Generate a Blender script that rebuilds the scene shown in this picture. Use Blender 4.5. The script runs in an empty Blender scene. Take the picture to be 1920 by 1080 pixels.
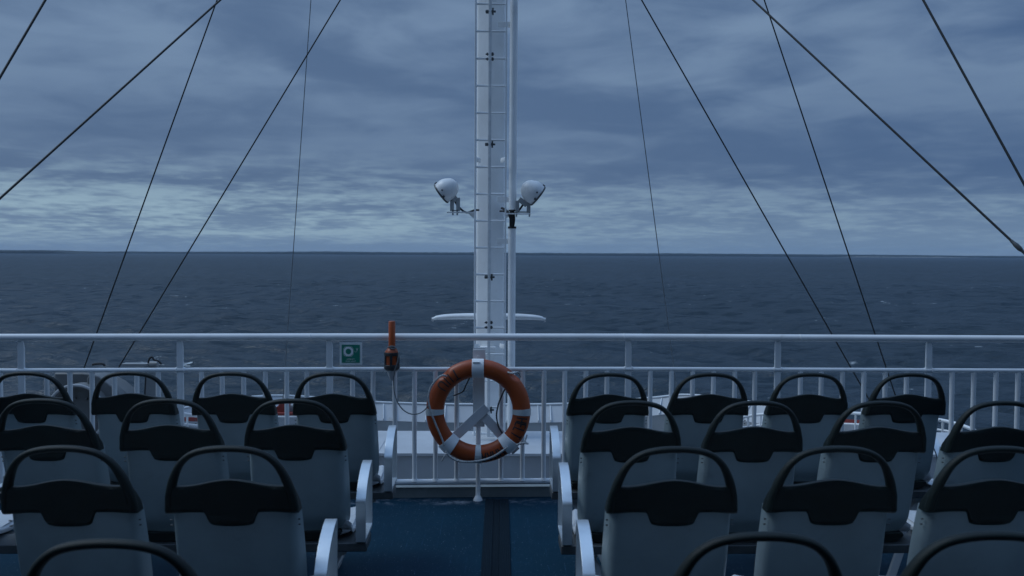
import bpy, bmesh, math, random
import numpy as np
from mathutils import Vector, Matrix

R = math.radians
random.seed(7)
scene = bpy.context.scene
COL = scene.collection

# ------------------------------------------------------------------ camera
CAM_H = 1.667
F_PX = 1625.0                      # focal length in pixels of the 1920 wide photograph
PITCH, YAW, ROLL = R(2.29), R(0.70), R(0.30)
cam_data = bpy.data.cameras.new('camera')
cam = bpy.data.objects.new('camera', cam_data)
COL.objects.link(cam)
cam_data.sensor_width = 36.0
cam_data.lens = 36.0 * F_PX / 1920.0
cam_data.clip_start = 0.05
cam_data.clip_end = 90000.0
CAM_M = (Matrix.Translation((0, 0, CAM_H)) @ Matrix.Rotation(-YAW, 4, 'Z')
         @ Matrix.Rotation(R(90) - PITCH, 4, 'X') @ Matrix.Rotation(ROLL, 4, 'Z'))
cam.matrix_world = CAM_M
cam_data.dof.use_dof = True
cam_data.dof.focus_distance = 8.0
cam_data.dof.aperture_fstop = 5.6
scene.camera = cam


def P(px, py, Y):
    """point of the plane y = Y seen at this pixel of the photograph"""
    d = CAM_M.to_3x3() @ Vector(((px - 960) / F_PX, (540 - py) / F_PX, -1.0))
    return Vector((0, 0, CAM_H)) + d * (Y / d.y)


# ------------------------------------------------------------------ sky, sun, exposure
SUN_EL, SUN_AZ = R(52), R(-82)     # azimuth from +Y, towards +X
scene.view_settings.view_transform = 'Standard'
scene.view_settings.look = 'None'
scene.view_settings.exposure = 0.0
scene.view_settings.gamma = 1.0

world = bpy.data.worlds.new('World')
scene.world = world
world.use_nodes = True
NT = world.node_tree
NT.nodes.clear()


class NB:
    """small node-building helper"""
    def __init__(self, nt):
        self.nt = nt

    def n(self, typ, **kw):
        nd = self.nt.nodes.new(typ)
        for k, v in kw.items():
            if k.startswith('i_'):
                key = k[2:]
                key = int(key) if key.isdigit() else key.replace('_', ' ')
                self.put(nd.inputs[key], v)
            else:
                setattr(nd, k, v)
        return nd

    def put(self, sock, v):
        if hasattr(v, 'is_output') or isinstance(v, bpy.types.NodeSocket):
            self.nt.links.new(v, sock)
        else:
            if isinstance(v, (tuple, list)) and len(v) == 3 and sock.type == 'RGBA':
                v = (*v, 1)
            sock.default_value = v

    def math(self, op, a, b=None, c=None, clamp=False):
        nd = self.nt.nodes.new('ShaderNodeMath')
        nd.operation = op
        nd.use_clamp = clamp
        self.put(nd.inputs[0], a)
        if b is not None:
            self.put(nd.inputs[1], b)
        if c is not None:
            self.put(nd.inputs[2], c)
        return nd.outputs[0]

    def ramp(self, fac, stops, interp='LINEAR'):
        nd = self.nt.nodes.new('ShaderNodeValToRGB')
        nd.color_ramp.interpolation = interp
        el = nd.color_ramp.elements
        while len(el) < len(stops):
            el.new(0.5)
        for e, (p, c) in zip(el, stops):
            e.position = p
            e.color = (c, c, c, 1) if isinstance(c, (int, float)) else (*c, 1)
        self.put(nd.inputs[0], fac)
        return nd.outputs[0]

    def mix(self, fac, a, b, typ='MIX'):
        nd = self.nt.nodes.new('ShaderNodeMix')
        nd.data_type = 'RGBA'
        nd.blend_type = typ
        self.put(nd.inputs[0], fac)
        self.put(nd.inputs[6], a)
        self.put(nd.inputs[7], b)
        return nd.outputs[2]

    def noise(self, vec, scale, detail=4, rough=0.5, dist=0.0):
        nd = self.nt.nodes.new('ShaderNodeTexNoise')
        self.put(nd.inputs['Vector'], vec)
        nd.inputs['Scale'].default_value = scale
        nd.inputs['Detail'].default_value = detail
        nd.inputs['Roughness'].default_value = rough
        nd.inputs['Distortion'].default_value = dist
        return nd.outputs[0]

    def smooth(self, x, a, b):
        nd = self.nt.nodes.new('ShaderNodeMapRange')
        nd.interpolation_type = 'SMOOTHSTEP'
        self.put(nd.inputs[0], x)
        nd.inputs[1].default_value = a
        nd.inputs[2].default_value = b
        nd.inputs[3].default_value = 0
        nd.inputs[4].default_value = 1
        return nd.outputs[0]


def build_sky():
    b = NB(NT)
    out = b.n('ShaderNodeOutputWorld')
    bg = b.n('ShaderNodeBackground')
    NT.links.new(bg.outputs[0], out.inputs[0])
    sky = b.n('ShaderNodeTexSky', sky_type='NISHITA')
    sky.sun_disc = False
    sky.sun_elevation = SUN_EL
    sky.sun_rotation = SUN_AZ
    tc = b.n('ShaderNodeTexCoord')
    sep = b.n('ShaderNodeSeparateXYZ')
    NT.links.new(tc.outputs['Generated'], sep.inputs[0])
    x, y, z = sep.outputs
    zc = b.math('MAXIMUM', z, 0.0)
    den = b.math('ADD', zc, 0.105)
    px = b.math('DIVIDE', x, den)
    py = b.math('DIVIDE', y, den)
    comb = b.n('ShaderNodeCombineXYZ')
    b.put(comb.inputs[0], px)
    b.put(comb.inputs[1], py)
    comb.inputs[2].default_value = 3.7
    v = comb.outputs[0]
    n1 = b.noise(v, 0.72, 4, 0.5, 0.5)          # large cloud masses
    n2 = b.noise(v, 2.3, 5, 0.5, 0.5)           # their ragged undersides
    nn = b.math('ADD', b.math('MULTIPLY', n1, 0.58), b.math('MULTIPLY', n2, 0.42))
    n3 = b.noise(v, 7.5, 4, 0.5, 0.3)            # small puffs that pile up as streaks near the horizon
    thin = b.smooth(nn, 0.39, 0.62)
    # the cloud deck is thinnest low over the water, most of all left of the bow
    low = b.math('MULTIPLY', b.smooth(z, 0.125, 0.035), b.smooth(z, -0.01, 0.03))
    left = b.smooth(x, 0.42, -0.45)
    gap = b.math('MULTIPLY', low, b.math('MULTIPLY_ADD', left, 0.62, 0.38))
    mixn = b.math('ADD', b.math('MULTIPLY', n1, 0.40), b.math('ADD', b.math('MULTIPLY', n2, 0.30), b.math('MULTIPLY', n3, 0.30)))
    rag = b.smooth(b.math('ADD', mixn, b.math('MULTIPLY', gap, 0.085)), 0.475, 0.670)
    dark = b.mix(b.smooth(x, -0.1, 0.6), (0.083, 0.144, 0.262), (0.062, 0.121, 0.246))
    lift = b.math('MULTIPLY_ADD', b.smooth(z, 0.10, 0.27), 0.60, 0.40)
    base = b.mix(b.math('MULTIPLY', thin, lift), dark, (0.173, 0.262, 0.404))
    base = b.mix(b.math('MULTIPLY', b.smooth(z, 0.095, 0.0), 0.72), base, (0.178, 0.284, 0.428))
    base = b.mix(b.math('MULTIPLY', rag, b.math('MULTIPLY_ADD', gap, 0.85, 0.05)), base, (0.295, 0.435, 0.54))
    # overhead the overcast is brighter than near the horizon
    zen = b.math('MULTIPLY_ADD', b.smooth(z, 0.33, 0.95), 2.2, 1.0)
    # unseen sky astern dimmed to cut the fill light from behind
    aft = b.math('MULTIPLY', b.smooth(y, 0.05, -0.55), b.smooth(z, 0.85, 0.45))
    zen = b.math('MULTIPLY', zen, b.math('MULTIPLY_ADD', aft, -0.60, 1.0))
    sc = b.n('ShaderNodeVectorMath', operation='SCALE')
    b.put(sc.inputs[0], base)
    b.put(sc.inputs[3], zen)
    sk = b.n('ShaderNodeVectorMath', operation='SCALE')
    b.put(sk.inputs[0], sky.outputs[0])
    sk.inputs[3].default_value = 0.06
    col = b.mix(0.06, sc.outputs[0], sk.outputs[0])
    NT.links.new(col, bg.inputs[0])
    bg.inputs[1].default_value = 1.0


build_sky()

sun_data = bpy.data.lights.new('sun', 'SUN')
sun_data.energy = 1.15
sun_data.angle = R(30)
sun_data.color = (0.80, 0.92, 1.0)
sun = bpy.data.objects.new('sun', sun_data)
COL.objects.link(sun)
sd = Vector((math.sin(SUN_AZ) * math.cos(SUN_EL), math.cos(SUN_AZ) * math.cos(SUN_EL), math.sin(SUN_EL)))
sun.rotation_euler = sd.to_track_quat('Z', 'Y').to_euler()
sun.location = (-6, 12, 20)


# ------------------------------------------------------------------ materials
def new_mat(name):
    m = bpy.data.materials.new(name)
    m.use_nodes = True
    nt = m.node_tree
    nt.nodes.clear()
    b = NB(nt)
    out = b.n('ShaderNodeOutputMaterial')
    bs = b.n('ShaderNodeBsdfPrincipled')
    nt.links.new(bs.outputs[0], out.inputs[0])
    return m, b, bs


def paint(name, col, rough=0.4, var=0.12, scale=6.0, bump=0.0, bscale=60.0, metal=0.0, spec=0.5, dirt=None, coat=0.0):
    """painted or moulded surface with uneven tone, optional grime and orange-peel bump"""
    m, b, bs = new_mat(name)
    tc = b.n('ShaderNodeTexCoord')
    inf = b.n('ShaderNodeObjectInfo')
    off = b.n('ShaderNodeVectorMath', operation='MULTIPLY_ADD')
    b.put(off.inputs[0], inf.outputs['Random'])
    off.inputs[1].default_value = (37.0, 19.0, 53.0)
    b.put(off.inputs[2], tc.outputs['Object'])
    v = off.outputs[0]
    n = b.noise(v, scale, 5, 0.6)
    lo = tuple(c * (1 - var) for c in col)
    hi = tuple(min(1, c * (1 + var)) for c in col)
    c = b.mix(b.smooth(n, 0.3, 0.7), lo, hi)
    if dirt:
        d = b.noise(v, scale * 2.7, 6, 0.65, 0.4)
        c = b.mix(b.math('MULTIPLY', b.smooth(d, 0.58, 0.74), dirt[1]), c, dirt[0])
    tone = b.n('ShaderNodeVectorMath', operation='SCALE')
    b.put(tone.inputs[0], c)
    b.put(tone.inputs[3], b.math('MULTIPLY_ADD', inf.outputs['Random'], 0.14, 0.93))
    c = tone.outputs[0]
    b.put(bs.inputs['Base Color'], c)
    b.put(bs.inputs['Roughness'], b.math('MULTIPLY_ADD', n, 0.16, rough - 0.08))
    bs.inputs['Metallic'].default_value = metal
    bs.inputs['Specular IOR Level'].default_value = spec
    bs.inputs['Coat Weight'].default_value = coat
    if bump:
        bn = b.n('ShaderNodeBump')
        bn.inputs['Strength'].default_value = bump
        bn.inputs['Distance'].default_value = 0.004
        b.put(bn.inputs['Height'], b.noise(v, bscale, 3, 0.6))
        b.put(bs.inputs['Normal'], bn.outputs[0])
    return m


ROOFW = paint('roof_paint', (0.46, 0.485, 0.51), 0.5, 0.10, 1.5, 0.1, 30, dirt=((0.38, 0.36, 0.33), 0.5))
WHITE = paint('white_paint', (0.77, 0.79, 0.80), 0.38, 0.07, 3.0, 0.10, 40, dirt=((0.42, 0.40, 0.37), 0.30))
MASTW = paint('mast_paint', (0.83, 0.85, 0.86), 0.42, 0.07, 1.6, 0.06, 30, dirt=((0.45, 0.44, 0.42), 0.25))
GREYD = paint('winch_paint', (0.155, 0.165, 0.17), 0.5, 0.12, 3.0, 0.12, 25, dirt=((0.09, 0.09, 0.085), 0.5))
SCREW = paint('seat_screw', (0.085, 0.10, 0.11), 0.4, 0.2, 30)
GREYW = paint('grey_paint', (0.33, 0.35, 0.36), 0.5, 0.10, 2.5, 0.10, 25, dirt=((0.20, 0.19, 0.18), 0.4))
CASING = paint('casing_paint', (0.37, 0.395, 0.42), 0.5, 0.08, 1.2, 0.08, 12, dirt=((0.36, 0.34, 0.32), 0.35))
RAILG = paint('galvanised_steel', (0.72, 0.74, 0.75), 0.45, 0.1, 9.0, 0.1, 60)
COAM = paint('coaming_paint', (0.22, 0.25, 0.25), 0.6, 0.14, 5.0, 0.2, 50, dirt=((0.12, 0.11, 0.10), 0.5))
SHELL = paint('seat_shell_plastic', (0.205, 0.265, 0.29), 0.42, 0.10, 3.0, 0.22, 420, dirt=((0.13, 0.165, 0.18), 0.45))
PANM = paint('seat_pan_plastic', (0.50, 0.53, 0.56), 0.42, 0.06, 5.0, 0.2, 400, dirt=((0.34, 0.35, 0.35), 0.35))
BLACK = paint('black_plastic', (0.0042, 0.0100, 0.0095), 0.5, 0.25, 9.0, 0.35, 500, spec=0.32)
ARM = paint('brushed_armrest_metal', (0.62, 0.66, 0.68), 0.36, 0.05, 14.0, 0.12, 300, metal=0.78)
STEEL = paint('dark_steel', (0.075, 0.085, 0.09), 0.45, 0.2, 12.0, 0.2, 80, metal=0.3)
BOLT = paint('bolt_steel', (0.03, 0.035, 0.04), 0.4, 0.2, 30, metal=0.6)
WIRE = paint('stay_wire', (0.011, 0.015, 0.018), 0.6, 0.2, 60.0)
GWIRE = paint('grey_wire', (0.13, 0.15, 0.165), 0.6, 0.2, 40)
ORANGE = paint('lifebuoy_orange', (0.34, 0.062, 0.012), 0.42, 0.10, 7.0, 0.12, 60, dirt=((0.36, 0.08, 0.04), 0.35))
REFL = paint('reflective_tape', (0.52, 0.56, 0.57), 0.38, 0.06, 40.0, 0.2, 160)
LETTER = paint('lettering_paint', (0.018, 0.022, 0.026), 0.6, 0.3, 40)
ROPE = paint('rope_fibre', (0.40, 0.42, 0.43), 0.8, 0.25, 70.0, 0.5, 300)
DROPE = paint('dark_rope', (0.06, 0.07, 0.08), 0.8, 0.25, 70.0, 0.5, 300)
RUBBER = paint('cable_rubber', (0.02, 0.022, 0.025), 0.55, 0.2, 30)
GREEN = paint('sign_green', (0.003, 0.200, 0.130), 0.45, 0.08, 20)
SIGNW = paint('sign_white', (0.76, 0.80, 0.80), 0.45, 0.08, 20)
PLAST = paint('translucent_cap', (0.50, 0.52, 0.54), 0.35, 0.06, 20)
RED = paint('red_paint', (0.27, 0.045, 0.036), 0.5, 0.15, 8.0, dirt=((0.18, 0.03, 0.02), 0.5))
GLASS = paint('lamp_glass', (0.10, 0.11, 0.12), 0.08, 0.05, 5)
DARKHOUSE = paint('shading_house_paint', (0.10, 0.11, 0.12), 0.55, 0.1, 0.7)
HULL = paint('hull_paint', (0.05, 0.09, 0.17), 0.45, 0.1, 0.5)


def deck_mat():
    m, b, bs = new_mat('blue_deck_coating')
    tc = b.n('ShaderNodeTexCoord')
    v = tc.outputs['Object']
    sep = b.n('ShaderNodeSeparateXYZ')
    b.put(sep.inputs[0], v)
    x, y, z = sep.outputs
    n = b.noise(v, 1.7, 6, 0.6)
    c = b.mix(b.smooth(n, 0.3, 0.7), (0.0006, 0.021, 0.041), (0.0008, 0.0255, 0.049))
    # faint worn seams of the coating: a shallow lattice, broken up by noise
    wob = b.math('MULTIPLY', b.noise(v, 5.0, 2), 0.012)
    gx = b.math('ABSOLUTE', b.math('SUBTRACT', b.math('FRACT', b.math('DIVIDE', b.math('ADD', x, wob), 0.088)), 0.5))
    gy = b.math('ABSOLUTE', b.math('SUBTRACT', b.math('FRACT', b.math('DIVIDE', b.math('ADD', y, wob), 0.132)), 0.5))
    line = b.math('MAXIMUM', b.smooth(gx, 0.475, 0.5), b.math('MULTIPLY', b.smooth(gy, 0.48, 0.5), 0.7))
    line = b.math('MULTIPLY', line, b.smooth(b.noise(v, 7.0, 5, 0.7), 0.45, 0.75))
    c = b.mix(b.math('MULTIPLY', line, 0.45), c, (0.06, 0.16, 0.30))
    sp = b.smooth(b.noise(v, 120.0, 1, 0.4), 0.715, 0.78)
    c = b.mix(b.math('MULTIPLY', sp, 0.75), c, (0.30, 0.38, 0.45))
    # scuffed pale paint along the coaming, where the rail foot stands
    edge = b.math('MULTIPLY', b.smooth(y, 5.66, 5.74), b.smooth(y, 5.86, 5.76))
    sc = b.math('MULTIPLY', edge, b.smooth(b.noise(v, 9.0, 6, 0.7), 0.45, 0.70))
    c = b.mix(b.math('MULTIPLY', sc, 0.55), c, (0.30, 0.33, 0.38))
    b.put(bs.inputs['Base Color'], c)
    bs.inputs['Roughness'].default_value = 0.68
    bs.inputs['Specular IOR Level'].default_value = 0.10
    bn = b.n('ShaderNodeBump')
    bn.inputs['Strength'].default_value = 0.55
    bn.inputs['Distance'].default_value = 0.003
    b.put(bn.inputs['Height'], b.noise(v, 190.0, 3, 0.6))
    b.put(bs.inputs['Normal'], bn.outputs[0])
    return m


def mat_strip():
    m, b, bs = new_mat('ribbed_rubber')
    tc = b.n('ShaderNodeTexCoord')
    v = tc.outputs['Object']
    vo = b.n('ShaderNodeTexVoronoi')
    b.put(vo.inputs['Vector'], v)
    vo.inputs['Scale'].default_value = 95
    vo.inputs['Randomness'].default_value = 0.12
    h = b.smooth(vo.outputs['Distance'], 0.25, 0.55)
    c = b.mix(h, (0.002, 0.016, 0.030), (0.001, 0.007, 0.013))
    b.put(bs.inputs['Base Color'], c)
    bs.inputs['Roughness'].default_value = 0.75
    bs.inputs['Specular IOR Level'].default_value = 0.12
    bn = b.n('ShaderNodeBump')
    bn.inputs['Strength'].default_value = 0.6
    bn.inputs['Distance'].default_value = 0.003
    bn.invert = True
    b.put(bn.inputs['Height'], h)
    b.put(bs.inputs['Normal'], bn.outputs[0])
    return m


def sea_mat():
    m, b, bs = new_mat('sea_water')
    tc = b.n('ShaderNodeTexCoord')
    v = tc.outputs['Object']
    mp = b.n('ShaderNodeMapping')
    b.put(mp.inputs[0], v)
    mp.inputs['Rotation'].default_value = (0, 0, R(14))
    mp.inputs['Scale'].default_value = (0.62, 1.0, 1.0)
    vm = mp.outputs[0]
    f1 = b.noise(vm, 0.22, 4, 0.55, 0.3)
    f2 = b.noise(vm, 0.9, 5, 0.6, 0.3)
    f3 = b.noise(vm, 4.0, 3, 0.6)
    h = b.math('ADD', b.math('MULTIPLY', f1, 1.2), b.math('ADD', b.math('MULTIPLY', f2, 0.42), b.math('MULTIPLY', f3, 0.07)))
    bn = b.n('ShaderNodeBump')
    bn.inputs['Strength'].default_value = 1.0
    bn.inputs['Distance'].default_value = 1.1
    b.put(bn.inputs['Height'], h)
    patch = b.smooth(b.noise(v, 0.012, 3, 0.5), 0.35, 0.65)
    water = b.mix(patch, (0.021, 0.036, 0.049), (0.026, 0.043, 0.059))
    # scattered breaking crests
    w1 = b.smooth(b.noise(vm, 0.085, 2, 0.5), 0.62, 0.68)
    w2 = b.smooth(b.noise(vm, 0.55, 4, 0.65), 0.585, 0.65)
    mp2 = b.n('ShaderNodeMapping')
    b.put(mp2.inputs[0], v)
    mp2.inputs['Scale'].default_value = (0.5, 1.3, 1)
    w3 = b.smooth(b.noise(mp2.outputs[0], 1.7, 3, 0.7), 0.47, 0.57)
    foam = b.math('MULTIPLY', b.math('MULTIPLY', w1, w2), w3)
    b.put(bs.inputs['Base Color'], b.mix(foam, water, (0.55, 0.60, 0.62)))
    bs.inputs['Roughness'].default_value = 0.9
    bs.inputs['Specular IOR Level'].default_value = 0.0
    b.put(bs.inputs['Normal'], bn.outputs[0])
    # mirror part: Fresnel, held down at grazing angles because wavelets turn their faces to the viewer
    fr = b.n('ShaderNodeFresnel')
    fr.inputs['IOR'].default_value = 1.333
    b.put(fr.inputs['Normal'], bn.outputs[0])
    gl = b.n('ShaderNodeBsdfGlossy')
    gl.inputs['Color'].default_value = (1, 1, 1, 1)
    gl.inputs['Roughness'].default_value = 0.22
    b.put(gl.inputs['Normal'], bn.outputs[0])
    mx = b.n('ShaderNodeMixShader')
    trough_noise = b.noise(vm, 0.26, 5, 0.62, 0.5)          # dark wave troughs painted in by weakening the mirror part
    trough_dim = b.math('MULTIPLY_ADD', b.smooth(trough_noise, 0.33, 0.54), 0.62, 0.46)
    fac = b.math('MULTIPLY', b.math('MULTIPLY', trough_dim, b.math('SUBTRACT', 1.0, foam)), b.math('DIVIDE', b.math('MULTIPLY', fr.outputs[0], 0.31), b.math('ADD', fr.outputs[0], 0.36)))
    b.put(mx.inputs[0], fac)
    b.nt.links.new(bs.outputs[0], mx.inputs[1])
    b.nt.links.new(gl.outputs[0], mx.inputs[2])
    out = [n_ for n_ in b.nt.nodes if n_.type == 'OUTPUT_MATERIAL'][0]
    b.nt.links.new(mx.outputs[0], out.inputs[0])
    return m


def shore_mat(name, a, c2):
    m, b, bs = new_mat(name)
    tc = b.n('ShaderNodeTexCoord')
    n = b.noise(tc.outputs['Object'], 0.03, 5, 0.7)
    b.put(bs.inputs['Base Color'], b.mix(b.smooth(n, 0.35, 0.65), a, c2))
    bs.inputs['Roughness'].default_value = 0.9
    return m


DECK = deck_mat()
STRIP = mat_strip()
SEA = sea_mat()
FOREST = shore_mat('shore_forest', (0.016, 0.026, 0.026), (0.030, 0.042, 0.040))
SAND = shore_mat('shore_sand', (0.30, 0.30, 0.28), (0.42, 0.40, 0.37))


# ------------------------------------------------------------------ mesh helpers
class MB:
    def __init__(self):
        self.v, self.f, self.m = [], [], []

    def add(self, vs, fs, mi=0):
        o = len(self.v)
        self.v.extend([tuple(p) for p in vs])
        for f in fs:
            self.f.append(tuple(i + o for i in f))
            self.m.append(mi)

    def box(self, c, s, mi=0, rot=None):
        hx, hy, hz = s[0] / 2, s[1] / 2, s[2] / 2
        vs = [Vector((x, y, z)) for x in (-hx, hx) for y in (-hy, hy) for z in (-hz, hz)]
        if rot is not None:
            vs = [rot @ p for p in vs]
        vs = [p + Vector(c) for p in vs]
        self.add(vs, [(0, 1, 3, 2), (4, 6, 7, 5), (0, 4, 5, 1), (2, 3, 7, 6), (0, 2, 6, 4), (1, 5, 7, 3)], mi)

    def tube(self, pts, r, seg=10, closed=False, mi=0, caps=True, sx=1.0, sy=1.0, up=None):
        pts = [Vector(p) for p in pts]
        n = len(pts)
        rad = r if isinstance(r, (list, tuple)) else [r] * n
        prev = None
        rings = []
        for i, p in enumerate(pts):
            if closed:
                t = pts[(i + 1) % n] - pts[i - 1]
            else:
                t = pts[min(i + 1, n - 1)] - pts[max(i - 1, 0)]
            t.normalize()
            if up is not None:
                a = Vector(up) - t * t.dot(Vector(up))
            elif prev is None:
                ref = Vector((0, 0, 1)) if abs(t.z) < 0.9 else Vector((1, 0, 0))
                a = ref - t * t.dot(ref)
            else:
                a = prev - t * t.dot(prev)
            a.normalize()
            prev = a
            bb = t.cross(a)
            rings.append([p + (a * math.cos(q) * sx + bb * math.sin(q) * sy) * rad[i]
                          for q in [2 * math.pi * k / seg for k in range(seg)]])
        vs = [q for rr in rings for q in rr]
        fs = []
        for i in range(n if closed else n - 1):
            j = (i + 1) % n
            for k in range(seg):
                k2 = (k + 1) % seg
                fs.append((i * seg + k, i * seg + k2, j * seg + k2, j * seg + k))
        if caps and not closed:
            fs.append(tuple(range(seg - 1, -1, -1)))
            fs.append(tuple((n - 1) * seg + k for k in range(seg)))
        self.add(vs, fs, mi)

    def cyl(self, p0, p1, r, r2=None, seg=14, mi=0):
        self.tube([p0, p1], [r, r if r2 is None else r2], seg, mi=mi)

    def lathe(self, prof, M, seg=24, mi=0, a0=0.0, a1=2 * math.pi):
        full = abs(a1 - a0 - 2 * math.pi) < 1e-6
        cnt = seg if full else seg + 1
        vs, fs = [], []
        for r, h in prof:
            for k in range(cnt):
                q = a0 + (a1 - a0) * k / seg
                vs.append(M @ Vector((r * math.cos(q), r * math.sin(q), h)))
        for i in range(len(prof) - 1):
            for k in range(seg):
                k2 = (k + 1) % cnt
                fs.append((i * cnt + k, i * cnt + k2, (i + 1) * cnt + k2, (i + 1) * cnt + k))
        self.add(vs, fs, mi)

    def prism(self, poly, f0, f1, mi=0):
        """poly: 2-D points; f0, f1 map (a, b) to the two end faces"""
        n = len(poly)
        vs = [f0(*p) for p in poly] + [f1(*p) for p in poly]
        fs = [tuple(range(n - 1, -1, -1)), tuple(range(n, 2 * n))]
        fs += [(i, (i + 1) % n, n + (i + 1) % n, n + i) for i in range(n)]
        self.add(vs, fs, mi)

    def slab(self, grid_a, grid_b, mi=0):
        """closed sheet between two equal point grids (rows of columns)"""
        nr, nc = len(grid_a), len(grid_a[0])
        vs = [p for row in grid_a for p in row] + [p for row in grid_b for p in row]
        o = nr * nc
        fs = []
        for i in range(nr - 1):
            for j in range(nc - 1):
                a = i * nc + j
                fs.append((a, a + 1, a + nc + 1, a + nc))
                fs.append((o + a, o + a + nc, o + a + nc + 1, o + a + 1))
        rim = [j for j in range(nc)] + [i * nc + nc - 1 for i in range(1, nr)] + \
              [(nr - 1) * nc + j for j in range(nc - 2, -1, -1)] + [i * nc for i in range(nr - 2, 0, -1)]
        for k in range(len(rim)):
            a, c = rim[k], rim[(k + 1) % len(rim)]
            fs.append((c, a, o + a, o + c))
        self.add(vs, fs, mi)

    def build(self, name, mats, parent=None, bevel=0.0, bseg=2, angle=38, smooth=True):
        me = bpy.data.meshes.new(name)
        me.from_pydata(self.v, [], self.f)
        if not isinstance(mats, (list, tuple)):
            mats = [mats]
        for m in mats:
            me.materials.append(m)
        me.polygons.foreach_set('material_index', self.m)
        bm = bmesh.new()
        bm.from_mesh(me)
        bmesh.ops.recalc_face_normals(bm, faces=bm.faces)
        bm.to_mesh(me)
        bm.free()
        if smooth:
            me.polygons.foreach_set('use_smooth', [True] * len(me.polygons))
            me.set_sharp_from_angle(angle=R(angle))
        me.update()
        o = bpy.data.objects.new(name, me)
        COL.objects.link(o)
        if parent is not None:
            o.parent = parent
        if bevel:
            md = o.modifiers.new('edge', 'BEVEL')
            md.width = bevel
            md.segments = bseg
            md.limit_method = 'ANGLE'
            md.angle_limit = R(40)
            md.harden_normals = False
        return o


def tag(o, label=None, cat=None, group=None, kind=None):
    if label:
        o['label'] = label
    if cat:
        o['category'] = cat
    if group:
        o['group'] = group
    if kind:
        o['kind'] = kind
    return o


def empty(name, loc=(0, 0, 0)):
    o = bpy.data.objects.new(name, None)
    o.empty_display_size = 0.1
    o.location = loc
    COL.objects.link(o)
    return o


def copy_tree(o, parent=None):
    c = o.copy()
    COL.objects.link(c)
    c.parent = parent
    for ch in list(o.children):
        copy_tree(ch, c)
    return c


def catmull(pts, per=6, closed=False):
    pts = [Vector(p) for p in pts]
    n = len(pts)
    out = []
    rng = range(n) if closed else range(n - 1)
    for i in rng:
        if closed:
            p0, p1, p2, p3 = pts[i - 1], pts[i], pts[(i + 1) % n], pts[(i + 2) % n]
        else:
            p0, p1, p2, p3 = pts[max(i - 1, 0)], pts[i], pts[i + 1], pts[min(i + 2, n - 1)]
        for k in range(per):
            t = k / per
            out.append(0.5 * ((2 * p1) + (p2 - p0) * t + (2 * p0 - 5 * p1 + 4 * p2 - p3) * t * t
                              + (3 * p1 - p0 - 3 * p2 + p3) * t * t * t))
    if not closed:
        out.append(pts[-1])
    return out


def rope(mb, pts, r, pitch=0.035, strands=3, mi=0):
    """twisted rope: strands winding round a smooth path"""
    path = catmull(pts, 14)
    L = [0.0]
    for a, c in zip(path, path[1:]):
        L.append(L[-1] + (c - a).length)
    n = max(8, int(L[-1] / (pitch / 7)))
    res, j = [], 0
    for i in range(n + 1):
        s = L[-1] * i / n
        while j < len(L) - 2 and L[j + 1] < s:
            j += 1
        t = (s - L[j]) / max(1e-9, L[j + 1] - L[j])
        res.append((path[j].lerp(path[j + 1], min(1, t)), s))
    for k in range(strands):
        prev = None
        q = []
        for i, (p, s) in enumerate(res):
            t = (res[min(i + 1, n)][0] - res[max(i - 1, 0)][0]).normalized()
            if prev is None:
                ref = Vector((0, 1, 0)) if abs(t.y) < 0.9 else Vector((1, 0, 0))
                prev = (ref - t * t.dot(ref)).normalized()
            else:
                prev = (prev - t * t.dot(prev)).normalized()
            bb = t.cross(prev)
            ang = 2 * math.pi * (s / pitch + k / strands)
            q.append(p + (prev * math.cos(ang) + bb * math.sin(ang)) * r * 0.5)
        mb.tube(q, r * 0.56, 6, mi=mi)


def smoothstep(a, c, x):
    t = max(0.0, min(1.0, (x - a) / (c - a)))
    return t * t * (3 - 2 * t)


def interp(x, tab):
    if x <= tab[0][0]:
        return tab[0][1]
    for (a, fa), (c, fc) in zip(tab, tab[1:]):
        if x <= c:
            return fa + (fc - fa) * (x - a) / (c - a)
    return tab[-1][1]


SEA_Z = -11.5

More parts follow.
